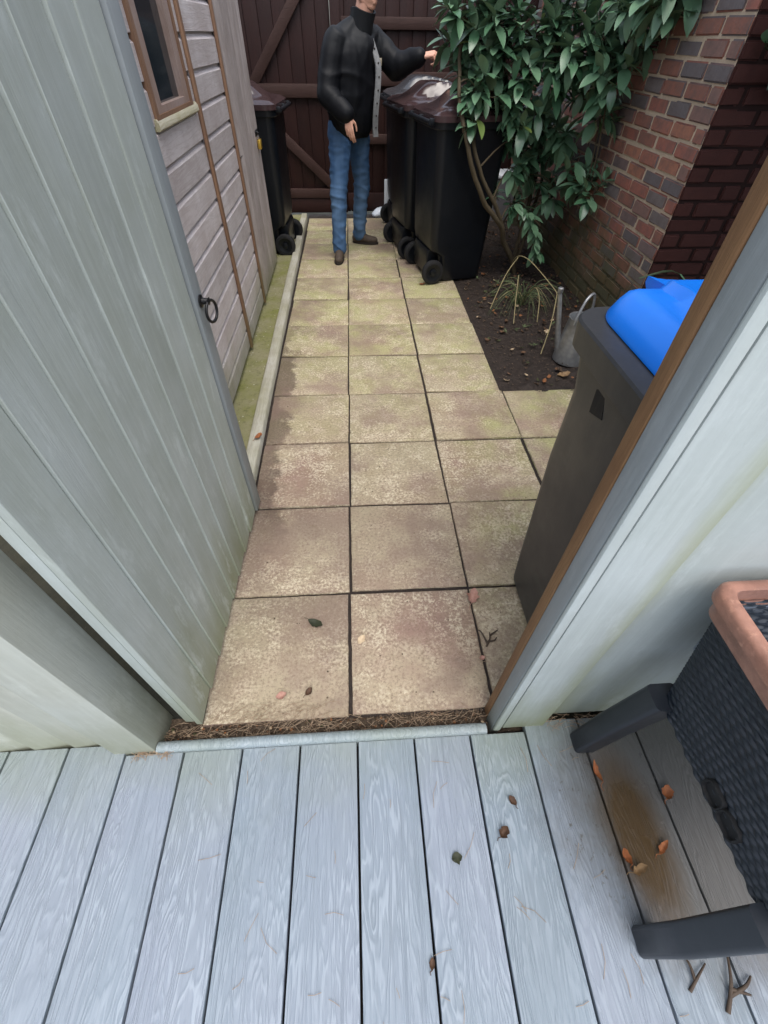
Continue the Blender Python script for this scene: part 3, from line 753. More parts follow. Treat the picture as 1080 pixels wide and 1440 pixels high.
    for s in (-1, 1):
        mx = Matrix.Translation((-hd + .045, s * (hw - .055), .0915)) @ Matrix.Rotation(rad(-90 * s), 4, 'X') @ Matrix.Scale(.915, 4)
        bm = bmesh.new(); lathe(bm, [(.066, -.004), (.084, -.004), (.097, .004), (.1, .014), (.1, .036), (.097, .046), (.084, .052), (.068, .050)], 32, mx, False)
        wh = link('wheel', bm, 'tyre', t, smooth=40)
        bm = bmesh.new(); lathe(bm, [(.004, .003), (.067, .0), (.0675, .045), (.052, .040), (.030, .036), (.026, .050), (.014, .052), (.003, .053)], 32, mx); link('hub', bm, 'bin_black', wh, smooth=40)
    return t
BR = rad(12)
wheelie_bin('foremost black bin of the row under the shrub, with glossy brown lid', (.878, 3.74, 0), BR, .56, .555, 1.07, 'bin_black', 'bin_lid', 'ridge')
wheelie_bin('middle black bin of the row, close behind the foremost one', (.723, 4.355, 0), BR, .56, .555, 1.07, 'bin_black', 'bin_lid', 'ridge')
wheelie_bin('rearmost black bin of the row with pale reflecting lid', (.705, 5.0, 0), rad(6), .56, .55, 1.07, 'bin_black', 'bin_lid_dark', 'ridge')
wheelie_bin('lone black bin standing at the far end of the shed', (-.80, 4.43, 0), rad(176), .56, .58, 1.06, 'bin_black', 'bin_lid', 'ridge')
wheelie_bin('dark grey bin with bright blue lid behind the door post', (.872, .325, 0), rad(90), .58, .50, 1.012, 'bin_grey', 'bin_blue', 'dome')

# ------------------------------------------------------------------ planter
pl = empty('rattan_planter', (1.03, -.328, .03))
tag(pl, 'dark rattan effect planter on legs with orange brown rim', 'planter')
ZB, ZT = .42, .745
TX, TY, BX2, BY2 = .345, .238, .330, .176        # half sizes at the top and at the bottom
def weave_side(bm, sa, sb, nrm):
    nrm = Vector(nrm); c0, c1 = Vector((sa[0] * TX, sa[1] * TY, 0)), Vector((sb[0] * TX, sb[1] * TY, 0)); d0, d1 = Vector((sa[0] * BX2, sa[1] * BY2, 0)), Vector((sb[0] * BX2, sb[1] * BY2, 0))
    L = (c1 - c0).length; nu, nv = int(L / .0045), int((ZT - ZB) / .0022); rows = int((ZT - ZB) /   .0088); g_ = []
    for j in range(nv + 1):
        v_ = j / nv; z = ZB + (ZT - ZB) * v_; rowf = v_ * rows; r = int(rowf); q = rowf - r; row = []
        for i in range(nu + 1):
            u = i / nu; ed = min(1, min(u, 1 - u) * 14)
            hgt = (math.sin(PI * q) ** .7 * (.5 + .5 * math.cos(2 * PI * (u * L / .047) + PI * (r % 2))) * .0052 + math.sin(PI * q) * .0014) * (.35 + .65 * ed)
            p = d0.lerp(d1, u).lerp(c0.lerp(c1, u), v_)
            row.append(bm.verts.new(Vector((p.x, p.y, z)) + nrm * hgt))
        g_.append(row)
    for j in range(nv):
        for i in range(nu): bm.faces.new((g_[j][i], g_[j][i + 1], g_[j + 1][i + 1], g_[j + 1][i]))
bm = bmesh.new()
weave_side(bm, (-1, 1), (-1, -1), (-1, 0, 0)); weave_side(bm, (-1, -1), (1, -1), (0, -1, 0)); weave_side(bm, (1, -1), (1, 1), (1, 0, 0)); weave_side(bm, (1, 1), (-1, 1), (0, 1, 0))
vs = [bm.verts.new(p) for p in ((-BX2, -BY2, ZB + .001), (BX2, -BY2, ZB + .001), (BX2, BY2, ZB + .001), (-BX2, BY2, ZB + .001))]; bm.faces.new(vs)
LX, LY = TX + .012, TY + .016
link('woven_body', bm, 'planter', pl, smooth=60)
bm = bmesh.new()
ro = [(ZT - .036, -.008, .03), (ZT - .034, .002, .035), (ZT - .004, .004, .034), (ZT + .0, .012, .036), (ZT + .020, .012, .036), (ZT + .026, .007, .032), (ZT + .028, -.002, .026), (ZT + .025, -.012, .018), (ZT - .02, -.0165, .016)]
loft(bm, [[p + Vector((0, 0, .003 * noise.noise(p * 14))) for p in rrect(-LX - e, LX + e, -LY - e, LY + e, r, z, 6)] for z, e, r in ro], False, False)
link('rim', bm, 'rim', pl, smooth=50)
bm = bmesh.new(); loft(bm, [rrect(-LX - e, LX + e, -LY - e, LY + e, .02, z, 6) for z, e in ((ZT - .019, -.0175), (ZT - .09, -.02), (ZT - .15, -.024), (ZT - .16, -.06))], False, True); link('liner', bm, 'liner', pl, smooth=40)
for sx in (-1, 1):
    for sy in (-1, 1):
        bm = bmesh.new()
        a, b_ = .030, .022
        cx, cy = sx * (LX - .010), sy * .200
        loft(bm, [rrect(cx + ox - ra, cx + ox + ra, cy + oy - rb, cy + oy + rb, .011, z, 4) for z, ox, oy, ra, rb in ((.0, sx * .004, sy * .010, .028, .025), (.004, sx * .004, sy * .010, .031, .028), (.2, sx * -.004, sy * .0, .032, .029), (ZB + .03, sx * -.014, sy * -.020, .032, .029))])
        link('leg', bm, 'planter_leg', pl, smooth=40)
bm = bmesh.new(); mxp = Matrix.Translation((-BX2 - .0085, -.025, ZB + .040)) @ Matrix.Rotation(rad(-90), 4, 'Y')
for dy in (-.024, .024):
    loft(bm, [[mxp @ (p + Vector((0, dy, 0))) for p in rrect(-.018 * q, .018 * q, -.021 * q, .021 * q, .012 * q, z, 4)] for q, z in ((1.2, -.012), (1.2, .002), (1.12, .005), (1.0, .005), (.92, -.001))])
link('drain_plug', bm, 'tyre', pl, smooth=40)

# ------------------------------------------------------------------ watering can
wc = empty('watering_can', (1.435, 2.15, 0)); tag(wc, 'galvanised metal watering can on the soil behind the blue lidded bin', 'watering can')
bm = bmesh.new(); prof = [(.004, .0), (.098, .0), (.105, .006), (.104, .03), (.088, .18), (.078, .265), (.081, .272), (.081, .278), (.074, .276), (.070, .25), (.06, .20)]
lathe(bm, prof, 32, None, True); link('body', bm, 'zinc', wc, smooth=40)
bm = bmesh.new(); pts = smoothpath([(.06, .05, .235), (.065, .05, .33), (.03, .02, .405), (-.02, -.015, .385), (-.055, -.04, .30), (-.062, -.045, .25)], 6); tube(bm, pts, .0085, 8); link('handle', bm, 'zinc', wc, smooth=60)
bm = bmesh.new(); tube(bm, [(-.085, .02, .06), (-.115, .03, .18), (-.155, .045, .36), (-.165, .048, .40)], [.020, .017, .013, .012], 12); lathe(bm, [(.012, 0), (.016, .006), (.017, .03), (.012, .034)], 14, Matrix.Translation((-.166, .0485, .40))); link('spout', bm, 'zinc', wc, smooth=50)

# ------------------------------------------------------------------ whites by the far end
bm = bmesh.new(); box(bm, .405, .465, 5.24, 5.27, -.02, .385, .006)
tag(link('plastic_post', bm, 'white_plastic', smooth=40), 'short white plastic post standing by the rearmost bin', 'post')
bm = bmesh.new(); ellipsoid(bm, (.40, 5.50, .03), (.10, .075, .05)); ellipsoid(bm, (.34, 5.49, .02), (.06, .06, .035)); b2 = remesh(bm, .01, 3); wrinkle(b2, .006, 22)
tag(link('plastic_bag', b2, 'bag', smooth=50), 'crumpled white plastic bag at the foot of the brown fence', 'bag')
cr = empty('storage_crate', (1.70, 5.36, 0)); tag(cr, 'grey storage crate with white rim in the far corner behind the shrub', 'crate')
bm = bmesh.new(); loft(bm, [rrect(-.115, .115, -.14, .14, .02, -.02, 4), rrect(-.13, .125, -.15, .15, .02, .40, 4)]); link('body', bm, 'crate_grey', cr, smooth=40)
bm = bmesh.new(); box(bm, -.138, .02, -.162, .162, .401, .43, .004); box(bm, .03, .128, -.162, .162, .401, .43, .004); link('rim', bm, 'white_plastic', cr, smooth=40)
# ------------------------------------------------------------------ person
def hand(bm, wrist, mx, curls, thumb, size=1.0, spread=.012):
    """mx: x = towards fingertips, y = towards thumb side, z = back of the hand. curls = per finger (mcp, pip, dip) degrees"""
    T = Matrix.Translation(wrist) @ mx.to_4x4() @ Matrix.Scale(size, 4)
    P = lambda *p: T @ Vector(p)
    b = bmesh.new()
    for y, x1 in ((.026, .094), (.009, .097), (-.009, .092), (-.026, .084)): capsule(b, P(.012, y * .62, 0), .0145 * size, P(x1 - .008, y, 0), .0105 * size, 10)
    capsule(b, P(-.018, 0, 0), .025 * size, P(.012, 0, 0), .024 * size, 12)
    capsule(b, P(.02, .014, -.008), .016 * size, P(.05, .026, -.008), .013 * size, 10)
    for k_, (y, x0) in enumerate(((.027, .094), (.009, .098), (-.009, .093), (-.027, .084))):
        L = ((.043, .026, .021), (.047, .029, .022), (.044, .027, .021), (.035, .021, .018))[k_]; r0 = (.0092, .0095, .009, .0079)[k_]
        p = Vector((x0, y, 0)); a = 0; yaw = (y / .03) * spread * 8
        for q in range(3):
            a += rad(curls[k_][q]); dv = Vector((math.cos(a), math.sin(rad(yaw)) * .5, -math.sin(a))); p2 = p + dv * L[q]
            capsule(b, P(*p), r0 * (1 - .08 * q) * size, P(*p2), r0 * (.92 - .08 * q) * size, 8); p = p2
    p = Vector((.028, .028, -.010))
    for (dx, dy, dz), L, r in thumb:
        p2 = p + Vector((dx, dy, dz)).normalized() * L; capsule(b, P(*p), r * size, P(*p2), r * .88 * size, 8); p = p2
    h = remesh(b, .0032, 3, .4); merge(bm, h)
def frame(x, zdir):
    x = Vector(x).normalized(); z = Vector(zdir); z = (z - x * z.dot(x)).normalized(); y = z.cross(x)
    return Matrix((x, y, z)).transposed()
PX, PY = .08, 4.28
pe_o = Vector((PX, PY, 0))
HIPR, KNER, ANKR = Vector((-.015, 4.22, .90)), Vector((-.055, 4.13, .49)), Vector((-.072, 4.10, .085))
HIPL, KNEL, ANKL = Vector((.125, 4.38, .90)), Vector((.150, 4.46, .48)), Vector((.115, 4.53, .085))
SHR, ELR, WRR = Vector((-.025, 4.15, 1.375)), Vector((-.100, 4.06, 1.12)), Vector((.035, 3.96, 1.02))
SHL, ELL, WRL = Vector((.265, 4.39, 1.375)), Vector((.43, 4.33, 1.26)), Vector((.605, 4.22, 1.315))
PEL, CHE, NEC, HED = Vector((.055, 4.30, .95)), Vector((.115, 4.27, 1.30)), Vector((.165, 4.25, 1.50)), Vector((.215, 4.215, 1.655))
FWD = Vector((.72, -.69, 0)).normalized(); SID = Vector((.69, .72, 0)).normalized()   # facing, and the person's left
UPH = Vector((0, 0, 1)); HF = (FWD * .95 + Vector((.15, -.1, -.22))).normalized(); HS = UPH.cross(HF).normalized() ; HU = HF.cross(HS).normalized()
b = bmesh.new()
capsule(b, PEL, .125, CHE, .135, 16); capsule(b, CHE, .13, NEC - Vector((0, 0, .06)), .07, 14); capsule(b, NEC - Vector((0, 0, .06)), .06, HED - Vector((0, 0, .06)), .055, 14)
for a0, a1, a2 in ((HIPR, KNER, ANKR), (HIPL, KNEL, ANKL)): capsule(b, a0, .085, a1, .055, 14); capsule(b, a1, .054, a2, .037, 14)
for a0, a1, a2 in ((SHR, ELR, WRR), (SHL, ELL, WRL)): capsule(b, a0, .058, a1, .042, 12); capsule(b, a1, .042, a2, .027, 12)
capsule(b, SHR, .06, CHE + Vector((0, 0, .06)), .09); capsule(b, SHL, .06, CHE + Vector((0, 0, .06)), .09)
for an, dr_ in ((ANKR, Vector((-.10, -.99, 0))), (ANKL, Vector((.97, -.22, 0)))): capsule(b, an + Vector((0, 0, -.035)), .036, an + dr_.normalized() * .15 + Vector((0, 0, -.05)), .028, 10)
body = remesh(b, .011, 4)
# head, finer
HM = Matrix((HF, HS, HU)).transposed()
hp = lambda x, y, z: HED + HM @ Vector((x, y, z))
b = bmesh.new()
ellipsoid(b, hp(-.012, 0, .035), (.098, .076, .10), HM, 20); ellipsoid(b, hp(.018, 0, -.03), (.072, .060, .088), HM, 18); ellipsoid(b, hp(.052, 0, -.088), (.030, .032, .024), HM, 12)
for s in (-1, 1):
    capsule(b, hp(-.005, s * .050, -.062), .020, hp(.048, s * .020, -.088), .020, 10); ellipsoid(b, hp(.058, s * .034, -.012), (.026, .022, .02), HM, 10)
    ellipsoid(b, hp(-.010, s * .076, -.005), (.020, .010, .032), HM, 12); capsule(b, hp(.078, s * .012, .028), .012, hp(.070, s * .045, .030), .010, 8)
    ellipsoid(b, hp(.071, s * .032, .012), (.013, .015, .0115), HM, 10)
capsule(b, hp(.084, 0, .020), .010, hp(.102, 0, -.022), .015, 10); ellipsoid(b, hp(.094, .0, -.030), (.016, .020, .010), HM, 10)
capsule(b, hp(.078, -.020, -.060), .0065, hp(.078, .020, -.060), .0065, 8); capsule(b, hp(.086, -.008, -.059), .006, hp(.086, .008, -.059), .006, 8); capsule(b, hp(.082, -.013, -.071), .008, hp(.082, .013, -.071), .008, 8)
capsule(b, hp(-.01, 0, -.06), .055, NEC + Vector((0, 0, -.03)), .058, 14)
merge(body, remesh(b, .0055, 3, .5))
hand(body, WRR + Vector((.012, -.008, -.008)), frame((.12, -.10, -.98), (-.25, -.92, .1)), [(18, 22, 12), (22, 26, 14), (26, 30, 16), (30, 34, 18)], [((.6, .45, -.5), .036, .0105), ((.9, .1, -.35), .030, .0092), ((.95, -.05, -.3), .022, .0082)], .92)
hand(body, WRL + Vector((.006, -.002, .002)), frame((.97, -.22, .16), (.0, -.35, .93)), [(42, 62, 35), (52, 70, 40), (58, 74, 42), (62, 76, 42)], [((.75, .35, -.62), .042, .0105), ((.92, .05, -.40), .032, .0095), ((.98, -.12, -.05), .024, .0085)], 1.0)
for v_ in body.verts: v_.co -= pe_o
person = link('person', body, 'skin', smooth=70, loc=pe_o)
tag(person, 'person in black jacket and blue jeans reaching out beside the bins', 'person')
def pp(b, nm, mat, sm=70):
    for v_ in b.verts: v_.co -= pe_o
    return link(nm, b, mat, person, smooth=sm)
# eyes and hair
for s in (-1, 1): b = bmesh.new(); ellipsoid(b, hp(.0745, s * .032, .012), (.0105, .0115, .0085), HM, 12); pp(b, 'eye', 'sole')
b = bmesh.new(); ellipsoid(b, hp(-.024, 0, .052), (.098, .083, .10), HM, 20); ellipsoid(b, hp(-.062, 0, -.01), (.055, .072, .07), HM, 16); b = remesh(b, .008, 2); wrinkle(b, .004, 40, (1, 1, .4)); pp(b, 'hair', 'hair')
# jeans
b = bmesh.new()
for s, (a0, a1, a2) in enumerate(((HIPR, KNER, ANKR), (HIPL, KNEL, ANKL))):
    capsule(b, a0 + Vector((0, 0, .02)), .098, a1, .067, 16); capsule(b, a1, .067, a2 + Vector((0, 0, .02)), .055, 16); capsule(b, a2 + Vector((0, 0, .03)), .056, a2 + Vector((0, 0, -.005)), .058, 14)
capsule(b, HIPR + Vector((.02, .02, .06)), .10, HIPL + Vector((-.02, -.02, .06)), .10, 14)
b = remesh(b, .0085, 3)
for v_ in b.verts:
    z = v_.co.z
    for kc in (KNER, KNEL):
        w_ = math.exp(-((z - kc.z) / .09) ** 2); v_.co.x += 0
    f = math.exp(-((z - .16) / .10) ** 2) + .8 * math.exp(-((z - .47) / .08) ** 2) + .35
    v_.co += Vector((noise.noise(v_.co * 9), noise.noise(v_.co * 9 + Vector((5, 5, 5))), 0)) * .007 * f
wrinkle(b, .0055, 8, (1, 1, 1.9), 3)
b.normal_update()
for v_ in b.verts:
    q = v_.co; f = math.exp(-((q.z - .47) / .11) ** 2) + math.exp(-((q.z - .14) / .09) ** 2) + .7 * math.exp(-((q.z - .84) / .07) ** 2)
    v_.co += v_.normal * .009 * f * (1 - abs(math.sin(q.z * 34 + (q.x + q.y) * 18 + 3 * noise.noise(q * 6)))) ** 2
pp(b, 'jeans', 'denim')
# shoes
for an, dr_ in ((ANKR, Vector((-.10, -.99, 0))), (ANKL, Vector((.97, -.22, 0)))):
    dr_ = dr_.normalized(); sd_ = Vector((-dr_.y, dr_.x, 0)); q = lambda a, s, z: Vector((an.x, an.y, 0)) + dr_ * a + sd_ * s + Vector((0, 0, z))
    b = bmesh.new(); capsule(b, q(-.035, 0, .045), .038, q(.06, 0, .048), .040, 14); capsule(b, q(.05, 0, .045), .040, q(.155, .004, .033), .031, 14); capsule(b, q(.10, -.012, .035), .03, q(.14, .014, .033), .03, 12); capsule(b, q(-.02, 0, .06), .036, q(.0, 0, .085), .042, 12)
    b = remesh(b, .007, 3)
    for v_ in b.verts: v_.co.z = max(v_.co.z, .014)
    sh_ = pp(b, 'shoe', 'shoe', 60)
    b = bmesh.new(); N = 24; lo = []
    for k_ in range(N):
        a = 2 * PI * k_ / N; ca, sa = math.cos(a), math.sin(a); lo.append((.062 + .132 * ca, sa * (.043 + .006 * ca)))
    loft(b, [[q(x * 1.0, y, z) for x, y in lo] for z in (.001, .018)]); s_ = pp(b, 'sole', 'sole', 40); s_.parent = sh_
    b = bmesh.new(); capsule(b, an + Vector((0, 0, -.01)), .043, an + Vector((0, 0, .03)), .041, 12); pp(b, 'sock', 'sock')
# jacket
b = bmesh.new()
capsule(b, Vector((.075, 4.28, .955)), .170, Vector((.095, 4.275, 1.22)), .172, 18); capsule(b, Vector((.095, 4.275, 1.22)), .172, Vector((.115, 4.265, 1.335)), .155, 18)
for s, sh_ in ((-1, SHR), (1, SHL)): capsule(b, Vector((.14, 4.26, 1.455)), .070, sh_ + Vector((0, 0, -.01)), .078, 14); capsule(b, Vector((.10, 4.27, 1.12)) + SID * s * .07, .150, Vector((.115, 4.265, 1.30)) + SID * s * .085, .135, 14); capsule(b, Vector((.08, 4.28, .965)) + SID * s * .075, .130, Vector((.10, 4.27, 1.12)) + SID * s * .07, .145, 14)
capsule(b, SHR, .086, ELR, .076, 14); capsule(b, ELR, .076, WRR + (ELR - WRR) * .04, .056, 14)
capsule(b, SHL, .088, ELL, .078, 14); capsule(b, ELL, .078, WRL + (ELL - WRL) * .06, .052, 14)
b = remesh(b, .010, 4)
for v_ in list(b.verts):
    if v_.co.z < .852 : v_.co.z = .852 + (v_.co.z - .852) * .12
for (a0, a1) in ((SHR, ELR), (ELR, WRR), (SHL, ELL), (ELL, WRL)):
    ax = (a1 - a0).normalized(); L = (a1 - a0).length
    for v_ in b.verts:
        t = (v_.co - a0).dot(ax)
        if 0 < t < L:
            rv = v_.co - a0 - ax * t
            if rv.length < .125: v_.co += rv.normalized() *   .0032 * math.sin(t * 42 + 3 * noise.noise(v_.co * 9)) * math.sin(PI * t / L)
wrinkle(b, .010, 3.6, (1.4, 1.4, .8), 8)
b.normal_update()
for v_ in b.verts:
    q = v_.co; w1_ = noise.noise(q * 4 + Vector((2, 7, 1))); s1 = q.z * 17 + (q.x - q.y) * 9 + 3.2 * w1_; s2 = q.z * 10 - (q.x - q.y) * 21 + 3.0 * noise.noise(q * 3)
    v_.co += v_.normal * (.0075 * (1 - abs(math.sin(s1))) ** 2.2 * max(0, .25 + noise.noise(q * 5)) * 2 + .006 * (1 - abs(math.sin(s2))) ** 2 * max(0, noise.noise(q * 4 + Vector((9, 0, 0)))) * 2)
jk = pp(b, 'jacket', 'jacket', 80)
b = bmesh.new(); n_ = 20; lp = []
for z, r in ((1.40, .088), (1.45, .086), (1.50, .082), (1.552, .086), (1.555, .076), (1.50, .068), (1.42, .072)):
    c0 = CHE.lerp(HED, (z - 1.30) / .355) + Vector((0, 0, z - (1.30 + (z - 1.30)))); lp.append([Vector((c0.x, c0.y, z)) + (FWD * math.cos(2 * PI * k_ / n_) * r * 1.05 + SID * math.sin(2 * PI * k_ / n_) * r) + Vector((0, 0, -.03 * max(0, math.cos(2 * PI * k_ / n_)))) for k_ in range(n_)])
loft(b, lp, False, False); pp(b, 'collar', 'jacket', 60)
# open front edge: grey zip placket hanging in front of the jacket
b = bmesh.new(); lp = []
for i in range(26):
    t = i / 25; z = 1.405 - t * .545
    off = .165 + .030 * math.sin(PI * min(1, t * 1.1)) - .05 * max(0, .25 - t) * 4 * .8
    c0 = Vector((.095, 4.272, z)) + FWD * (off + .012) + SID * (.060 + .012 * math.sin(t * 7)) 
    tw = FWD * .35 + SID * .9
    lp.append([c0 - tw * .020 + FWD * .002, c0 + tw * .020 + FWD * .004, c0 + tw * .020 - FWD * .006, c0 - tw * .020 - FWD * .008])
loft(b, lp); pl_ = pp(b, 'zip_placket', 'placket', 50); pl_['label'] = 'grey zip placket with press studs'
for i in range(7):
    b = bmesh.new()
    t = (i + .7) / 7.5; z = 1.405 - t * .545; off = .165 + .030 * math.sin(PI * min(1, t * 1.1)) - .05 * max(0, .25 - t) * 3.2
    c0 = Vector((.095, 4.272, z)) + FWD * (off + .017) + SID * (.060 + .012 * math.sin(t * 7)); ellipsoid(b, c0, (.006, .006, .006), None, 8); st_ = pp(b, 'stud', 'sole'); st_.parent = pl_
b = bmesh.new(); c0 = Vector((.095, 4.272, 1.285)) + FWD * .150 + SID * .135
mxb = Matrix.Translation(c0) @ Matrix((SID, UPH, FWD)).transposed().to_4x4(); box(b, -.010, .010, -.020, .020, -.01, .022, .003, 2, mxb); pp(b, 'badge', 'badge', 40)
# ------------------------------------------------------------------ shrub
BO = Vector((1.48, 3.68, 0))
bush = empty('evergreen_shrub', BO); tag(bush, 'glossy evergreen shrub with bare bent stems growing from the soil bed', 'shrub')
rb = random.Random(11)
bk = bmesh.new()
def stem(pts, r0, r1, n=5):
    p = smoothpath(pts, n); p = [q + Vector((noise.noise(q * 9), noise.noise(q * 9 + Vector((4, 4, 4))), 0)) * .010 for q in p]
    tube(bk, [q - BO for q in p], [r0 + (r1 - r0) * i / (len(p) - 1) for i in range(len(p))], 8); return p
S1 = stem([(1.48, 3.68, -.06), (1.45, 3.66, .06), (1.30, 3.58, .268), (1.222, 3.5, .408), (1.055, 3.42, .570), (.940, 3.37, .736), (.828, 3.335, .966), (.775, 3.42, 1.17), (.78, 3.58, 1.45), (.80, 3.62, 1.85)], .024, .009)
S2 = stem([(1.24, 3.51, .39), (1.137, 3.45, .561), (.985, 3.40, .755), (.890, 3.40, .98), (.94, 3.58, 1.30), (1.05, 3.65, 1.6), (1.1, 3.7, 1.95)], .016, .008)
S3 = stem([(1.44, 3.69, .08), (1.50, 3.80, .30), (1.54, 3.86, .58), (1.55, 3.88, .90), (1.60, 3.85, 1.20), (1.64, 3.75, 1.5), (1.6, 3.7, 1.9)], .020, .008)
S4 = stem([(1.48, 3.72, .04), (1.58, 3.9, .3), (1.66, 4.02, .62), (1.68, 4.05, 1.0), (1.5, 4.1, 1.45), (1.4, 4.1, 1.9)], .016, .007)
S5 = stem([(1.54, 3.84, .50), (1.66, 3.60, .66), (1.73, 3.35, .74), (1.76, 3.15, .72)], .008, .004)
S6 = stem([(1.28, 3.64, .40), (1.33, 3.57, .52), (1.42, 3.50, .50), (1.50, 3.47, .38), (1.55, 3.46, .22)], .007, .003)
LV = bmesh.new(); LY_ = bmesh.new()
def leaf(bm, p, d, up, L, w_, droop):
    d = d.normalized(); up = (up - d * up.dot(d)); 
    if up.length < 1e-3: up = d.orthogonal()
    up.normalize(); s = d.cross(up)
    ns = 6; rows = []
    for i in range(ns + 1):
        t = i / ns; wd = w_ * (math.sin(PI * min(1, t * .93 + .05)) ** .8) * (1 - .25 * t)
        if i == ns: wd = w_ * .03
        c_ = p + d * (L * t) - up * (droop * L * t * t)
        rows.append([bm.verts.new(c_ - s * wd + up * wd * .2), bm.verts.new(c_), bm.verts.new(c_ + s * wd + up * wd * .2)])
    for a, b_ in zip(rows, rows[1:]):
        for i in (0, 1): bm.faces.new((a[i], a[i + 1], b_[i + 1], b_[i]))
def whorl(p, ax, n, L0, bm=None):
    ax = ax.normalized(); u = ax.orthogonal().normalized(); v_ = ax.cross(u); a0 = rb.random() * 6.28
    for i in range(n):
        a = a0 + i * 2.4; e = .5 + .5 * i / n
        d = (u * math.cos(a) + v_ * math.sin(a)) * (1.05 - .55 * i / n) + ax * (.35 + .6 * i / n) + Vector((0, 0, -.16))
        L = L0 * rb.uniform(.75, 1.2)
        leaf(bm or (LY_ if rb.random() < .012 else LV), p + ax * (.012 * (i - n / 2)), d, Vector((rb.uniform(-.3, .3), rb.uniform(-.3, .3), 1)), L, L * rb.uniform(.22, .30), rb.uniform(.05, .45))
allp = S1 + S2 + S3 + S4 + S5
def cluster(c_, r, n, L0=.10, twigs=True):
    c_ = Vector(c_); src = min(allp, key=lambda q: (q - c_).length + (0 if q.z < c_.z + .1 else .3))
    hub = c_ - Vector((0, 0, r * .25))
    tube(bk, [q - BO for q in smoothpath([src, src.lerp(hub, .5) + Vector((0, 0, .03)), hub], 4)], [.006] * 4 + [.004] * 5, 6)
    for i in range(n):
        while 1:
            o_ = Vector((rb.uniform(-1, 1), rb.uniform(-1, 1), rb.uniform(-1, 1)))
            if .25 < o_.length < 1: break
        p = c_ + Vector((o_.x * r, o_.y * r, o_.z * r * .8))
        if p.x > 1.80: p.x = 1.80 - rb.random() * .12
        ax = (o_ + Vector((0, -.15, .35)))
        if twigs: tube(bk, [hub - BO, hub.lerp(p, .6) + Vector((0, 0, -.01)) - BO, p - BO], [.0035, .0025, .0018], 5)
        whorl(p - BO, ax, rb.randint(5, 8), L0)
CL = [((1.26, 3.55, .98), .11, 6), ((1.46, 3.62, 1.02), .11, 6), ((1.10, 3.55, 1.04), .10, 5), ((1.60, 3.60, .98), .10, 5), ((1.40, 3.62, .74), .09, 4), ((1.58, 3.60, .60), .08, 4), ((1.24, 3.60, .78), .08, 4), ((1.70, 3.30, 1.10), .09, 4), ((.88, 3.42, 1.22), .08, 4), ((.97, 3.42, 1.18), .09, 5), ((.90, 3.38, 1.06), .05, 2), ((.92, 3.62, 1.20), .10, 5), ((1.16, 3.50, 1.16), .12, 7), ((1.30, 3.58, 1.10), .12, 6), ((1.48, 3.50, 1.28), .13, 8), ((1.62, 3.42, 1.22), .12, 7), ((1.74, 2.86, 1.62), .11, 6), ((1.66, 3.02, 1.58), .13, 8), ((1.12, 3.66, .98), .10, 5), ((1.34, 3.72, .84), .10, 5), ((1.50, 3.84, .82), .10, 5),((.79, 3.60, 1.52), .14, 10), ((.78, 3.66, 1.40), .09, 6), ((.92, 3.55, 1.38), .12, 9), ((.88, 3.66, 1.25), .09, 5), ((.98, 3.50, 1.45), .16, 12), ((1.10, 3.52, 1.30), .15, 11), ((1.20, 3.45, 1.47), .17, 13), ((1.36, 3.42, 1.40), .16, 13), ((1.34, 3.50, 1.27), .13, 9),
      ((1.48, 3.38, 1.42), .16, 12), ((1.60, 3.32, 1.36), .15, 12), ((1.66, 3.22, 1.28), .12, 8), ((1.70, 3.12, 1.44), .12, 8), ((1.72, 2.95, 1.56), .12, 6), ((1.50, 3.62, 1.22), .12, 7), ((1.05, 3.62, 1.10), .11, 6), ((1.22, 3.62, 1.06), .11, 6), ((1.02, 3.72, .93), .11, 6), ((1.38, 3.74, .98), .12, 6),
      ((1.20, 3.70, .90), .09, 4), ((1.56, 3.82, .96), .12, 6), ((1.64, 3.98, .88), .12, 5), ((1.70, 3.55, .74), .10, 5), ((1.72, 3.34, .74), .11, 6), ((1.74, 3.16, .70), .08, 4), ((1.62, 3.75, .68), .09, 4), ((1.5, 3.95, .72), .08, 3), ((1.72, 3.62, 1.16), .08, 3),
      ((.85, 3.5, 1.68), .17, 6), ((1.1, 3.45, 1.70), .18, 6), ((1.4, 3.4, 1.68), .18, 6), ((1.62, 3.25, 1.66), .15, 5), ((1.15, 3.7, 1.9), .2, 6), ((1.5, 3.65, 1.9), .2, 6)]
for c_, r, n in CL: cluster(c_, r * 1.02, int(n * (.95 if c_[2] > 1.18 else .7)) + 1, rb.uniform(.105, .15))
# hanging spray and small shoots close to the soil
for i, q in enumerate(S6[4:]):
    whorl(q - BO + Vector((rb.uniform(-.02, .02), -.01, .0)), Vector((.35, -.25, -.75)), 4 if i % 2 else 3, .105)
cluster((1.30, 3.60, .55), .07, 4, .085); cluster((1.16, 3.58, .60), .05, 3, .08)
leaf(LY_, Vector((1.175, 3.56, .63)) - BO, Vector((-.9, -.2, -.35)), Vector((0, -.2, 1)), .095, .018, .1)
leaf(LY_, Vector((1.50, 3.3, 1.52)) - BO, Vector((-.3, -.4, .5)), Vector((0, -.6, 1)), .06, .011, .1); leaf(LY_, Vector((1.2, 3.33, 1.5)) - BO, Vector((-.1, -.6, .3)), Vector((0, -.2, 1)), .06, .011, .1)
link('stems', bk, 'bark', bush, smooth=60)
o_ = link('foliage', LV, 'leaf', bush, smooth='leaf'); link('young_leaves', LY_, 'leaf_yellow', bush, smooth='leaf')
